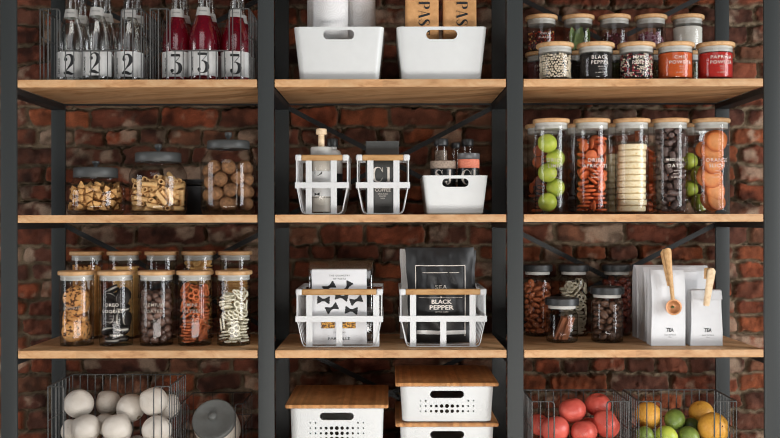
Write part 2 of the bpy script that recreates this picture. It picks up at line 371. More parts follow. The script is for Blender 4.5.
joints_px={107:[27,91,157,219,287,340,391,455,520,583,640,690,748],127.5:[37,72,105,136,167,202,236,267,301,345,378,401,465,510,560,610,660,735],
 224:[78,134,205,262,320,365,426,470,555,625,690,751],245:[22,62,110,180,240,309,338,380,430,480,544,576,607,640,705,737],262:[30,70,120,170,225,290,330,372,420,500,560,603,657,740],
 357:[28,80,165,198,230,300,330,392,460,532,563,593,626,657,690,748],374:[52,100,145,195,243,300,360,420,490,547,609,671,742],
 145.5:[60,120,190,250,310,366,430,500,560,640,700,742],165.5:[42,95,160,230,300,380,440,500,600,690,738],393:[48,110,170,230,330,400,480,540,590,640,682,744],411.5:[25,60,130,210,300,380,470,560,640,735],
 6.5:[44,100,160,230,300,360,420,500,560,620,690,757],25:[42,90,150,215,280,350,420,490,545,600,660,752],44:[50,120,180,250,330,400,470,540,600,680,739]}
zr=[Z(p,WY) for p in rows_px]; zl=sorted(zr)
while zl[0]>0: zl.insert(0,zl[0]-.0535)
while zl[-1]<2.7: zl.append(zl[-1]+.0535)
zl=np.array(zl); rb=random.Random(5)
jx=[]
for i in range(len(zl)-1):
    key=[p for p in rows_px if abs(Z(p,WY)-zl[i+1])<1e-6]
    tr=joints_px.get(key[0]) if key else None
    J=[]
    x=-1.95+rb.uniform(0,.15)
    while x<1.95:
        if not(tr and -1.12<x<1.12): J.append(x)
        x+=rb.choice([.11,.15,.17,.18,.2,.2])
    if tr: J+=[X(p,WY) for p in tr]+[]
    J=sorted(J); J2=[J[0]]
    for a in J[1:]:
        if a-J2[-1]>.055: J2.append(a)
    jx.append(np.array(J2))
def wall():
    xs=np.concatenate([np.arange(-1.85,-1.2,.012),np.arange(-1.2,1.2,.0042),np.arange(1.2,1.86,.012)])
    zs=np.concatenate([np.arange(0,.7,.012),np.arange(.7,2.1,.0042),np.arange(2.1,2.61,.012)])
    GX,GZ=np.meshgrid(xs,zs)
    wx=GX+(fbm(GX*14,GZ*14,3)-.5)*.026+(fbm(GX*55,GZ*55,9,3)-.5)*.013
    wz=GZ+(fbm(GX*11,GZ*11,21)-.5)*.024+(fbm(GX*55,GZ*55,33,3)-.5)*.012
    ri=np.clip(np.searchsorted(zl,wz)-1,0,len(zl)-2)
    dz=np.minimum(wz-zl[ri],zl[ri+1]-wz)
    dx=np.zeros_like(wx); bid=np.zeros_like(ri)
    for i in range(len(zl)-1):
        m=ri==i
        if not m.any(): continue
        j=jx[i]; x=wx[m]; k=np.clip(np.searchsorted(j,x)-1,0,len(j)-2)
        dx[m]=np.minimum(x-j[k],j[k+1]-x); bid[m]=i*97+k
    dx=np.maximum(dx,0)
    # rounded-corner distance to the brick edge
    e=.0022; rr=.0125
    qx=np.clip(rr-(dx-e),0,None); qz=np.clip(rr-(dz-e),0,None)
    d=rr-np.hypot(qx,qz)                          # >0 inside the brick
    t=np.clip(d/.0055,0,1); t=t*t*(3-2*t)
    def hb(b,s):
        n=((b+s*7919)*2654435761)&0xffffffff; n=((n^(n>>15))*2246822519)&0xffffffff
        return ((n^(n>>13))&0xffff)/65535.0
    face=.013+.010*hb(bid,1)+(fbm(GX*20,GZ*20,50)-.5)*.013+(fbm(GX*70,GZ*70,60,3)-.5)*.011
    tilt=(hb(bid,2)-.5)*.006*np.clip((wz-zl[ri])/.05,0,1)
    mort=.003+(fbm(GX*50,GZ*50,70,3)-.5)*.012
    crack=np.clip(1-np.abs(d+.001)/.0035,0,1)*np.clip(fbm(GX*16,GZ*16,90,2)*2.6-.75,0,1)   # mortar fallen away round the brick
    hgt=mort*(1-t)+face*t+tilt*t-crack*.016
    Y=.424-hgt
    shape=GX.shape; n=GX.size
    co=np.stack([GX.ravel(),Y.ravel(),GZ.ravel()],1)
    idx=np.arange(n).reshape(shape)
    q=np.stack([idx[:-1,:-1],idx[:-1,1:],idx[1:,1:],idx[1:,:-1]],-1).reshape(-1,4)
    me=bpy.data.meshes.new('wall_back'); me.vertices.add(n); me.vertices.foreach_set('co',co.ravel())
    me.loops.add(q.size); me.loops.foreach_set('vertex_index',q.ravel()); me.polygons.add(len(q))
    me.polygons.foreach_set('loop_start',np.arange(0,q.size,4)); me.polygons.foreach_set('use_smooth',np.ones(len(q),bool)); me.update(calc_edges=True)
    pal=np.array([lin(c) for c in [(122,66,46),(106,58,42),(140,76,48),(90,54,42),(112,64,46),(132,68,44),(98,60,46),(118,76,56)]])
    pi=(hb(bid,3)*len(pal)).astype(int)%len(pal); bc=pal[pi]
    m1=np.clip((fbm(GX*30,GZ*30,120)-.5)*3+.5,0,1)[...,None]
    bc=bc*(.52+.50*m1)*(.8+.4*fbm(GX*75,GZ*75,210,3))[...,None]
    smear=np.clip((fbm(GX*17,GZ*17,140)-.63+.26*(hb(bid,4)-.5))*8,0,1)[...,None]; bc=bc*(1-smear*.7)+np.array(lin((158,136,116)))*smear*.7
    soot=np.clip((fbm(GX*18,GZ*18,160)-.58)*6,0,1)[...,None]; bc=bc*(1-soot*.6)
    mc=np.array(lin((122,106,86)))*(.45+.8*fbm(GX*50,GZ*50,180)[...,None])
    c=bc*t[...,None]+mc*(1-t[...,None])
    rgba=np.concatenate([c,np.ones(shape+(1,))],-1)
    at=me.color_attributes.new('brick','FLOAT_COLOR','POINT'); at.data.foreach_set('color',rgba.ravel().astype(np.float32))
    m,tt,o=nt('rough_red_brick'); a=N(tt,'ShaderNodeVertexColor',layer_name='brick')
    v=obco(tt); f=noise(tt,v,260,4,.65); g=ramp(tt,f,[(.25,(.75,.75,.75)),(.7,(1.22,1.22,1.22))])
    col=mix(tt,1,a.outputs[0],g,'MULTIPLY'); finish(tt,o,col,.85,0,.2,f,.0022,.7)
    me.materials.append(m); ob=put('wall_back',me); ob['kind']='structure'
wall()
fl=MB().box(-1.85,1.85,-3.2,.43,-.05,0).build('floor',wood('floor_boards',(150,116,84),(170,134,98),(120,90,62),strip=.12),smooth=0); fl['kind']='structure'

# ------------------------------------------------------------------ the shelving rack (one thing)
rack=thing('shelving_rack','tall charcoal steel and oak shelving rack standing against the brick wall, three bays wide','shelving rack',(0,0,0))
PXS=[(-.9735,-.9335),(-.330,-.290),(.293,.333),(.936,.976)]
SL=[S0,S1,S2,S3,S4]; TH=.0195
for a,b in PXS:
    for y0,y1 in((0,.008),(.359,.367)):
        MB().box(a,b,y0,y1,0,S0+.04).build('post',MT['steel'],rack,bevel=.001)
    for z in SL:
        MB().box(a,b,.0085,.3585,z-TH-.016,z-TH-.0004).build('side_rail',MT['brace'],rack,bevel=.001)
for i in range(3):
    x0,x1=PXS[i][1]+.002,PXS[i+1][0]-.002; cx=(x0+x1)/2
    for z in SL:
        o=MB().box(x0-cx,x1-cx,-.172,.172,-TH,0).build('shelf_board',MT['board'],rack,(cx,.1735,z),bevel=.0012)
        MB().box(x0+.001,x1-.001,.3475,.3575,z-TH-.004,z-TH+.010).build('shadow_gap_bar',MT['brace'],rack)  # dark bar added to draw the shadow gap behind each board
for i,k in((0,2),(0,0),(1,1),(1,3),(2,0),(2,2)):
    x0,x1=PXS[i][1]-.003,PXS[i+1][0]+.003
    zt=SL[k]-.006; zb=SL[k+1]+.0
    zt=SL[k]-TH-.01
    for s,y in((1,.3685),(-1,.3725)):
        a=Vector((x0 if s>0 else x1,y,zt)); b=Vector((x1 if s>0 else x0,y,zb)); d=(b-a).normalized(); nn=Vector((-d.z,0,d.x))*.0068
        vs=[p+q*nn+Vector((0,w,0)) for w in(0,.003) for p in(a,b) for q in(-1,1)]
        MB().add(vs,[(0,1,3,2),(4,6,7,5),(0,2,6,4),(1,5,7,3),(0,4,5,1),(2,3,7,6)]).build('cross_brace',MT['brace'],rack,smooth=0)

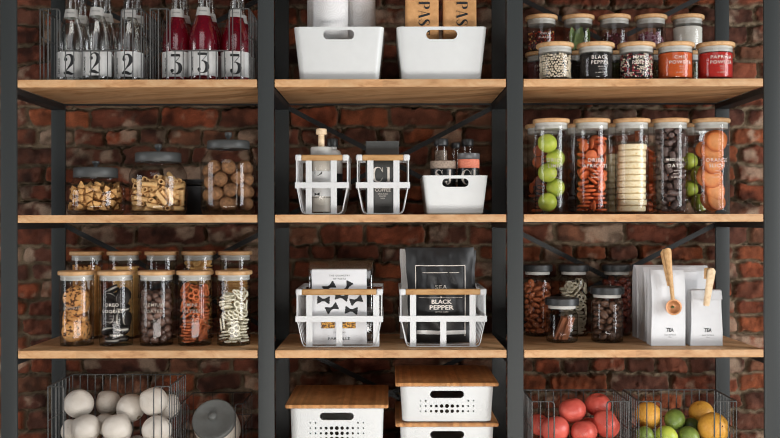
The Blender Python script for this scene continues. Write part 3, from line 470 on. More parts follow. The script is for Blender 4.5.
# ------------------------------------------------------------------ piles measured by letting the pieces settle
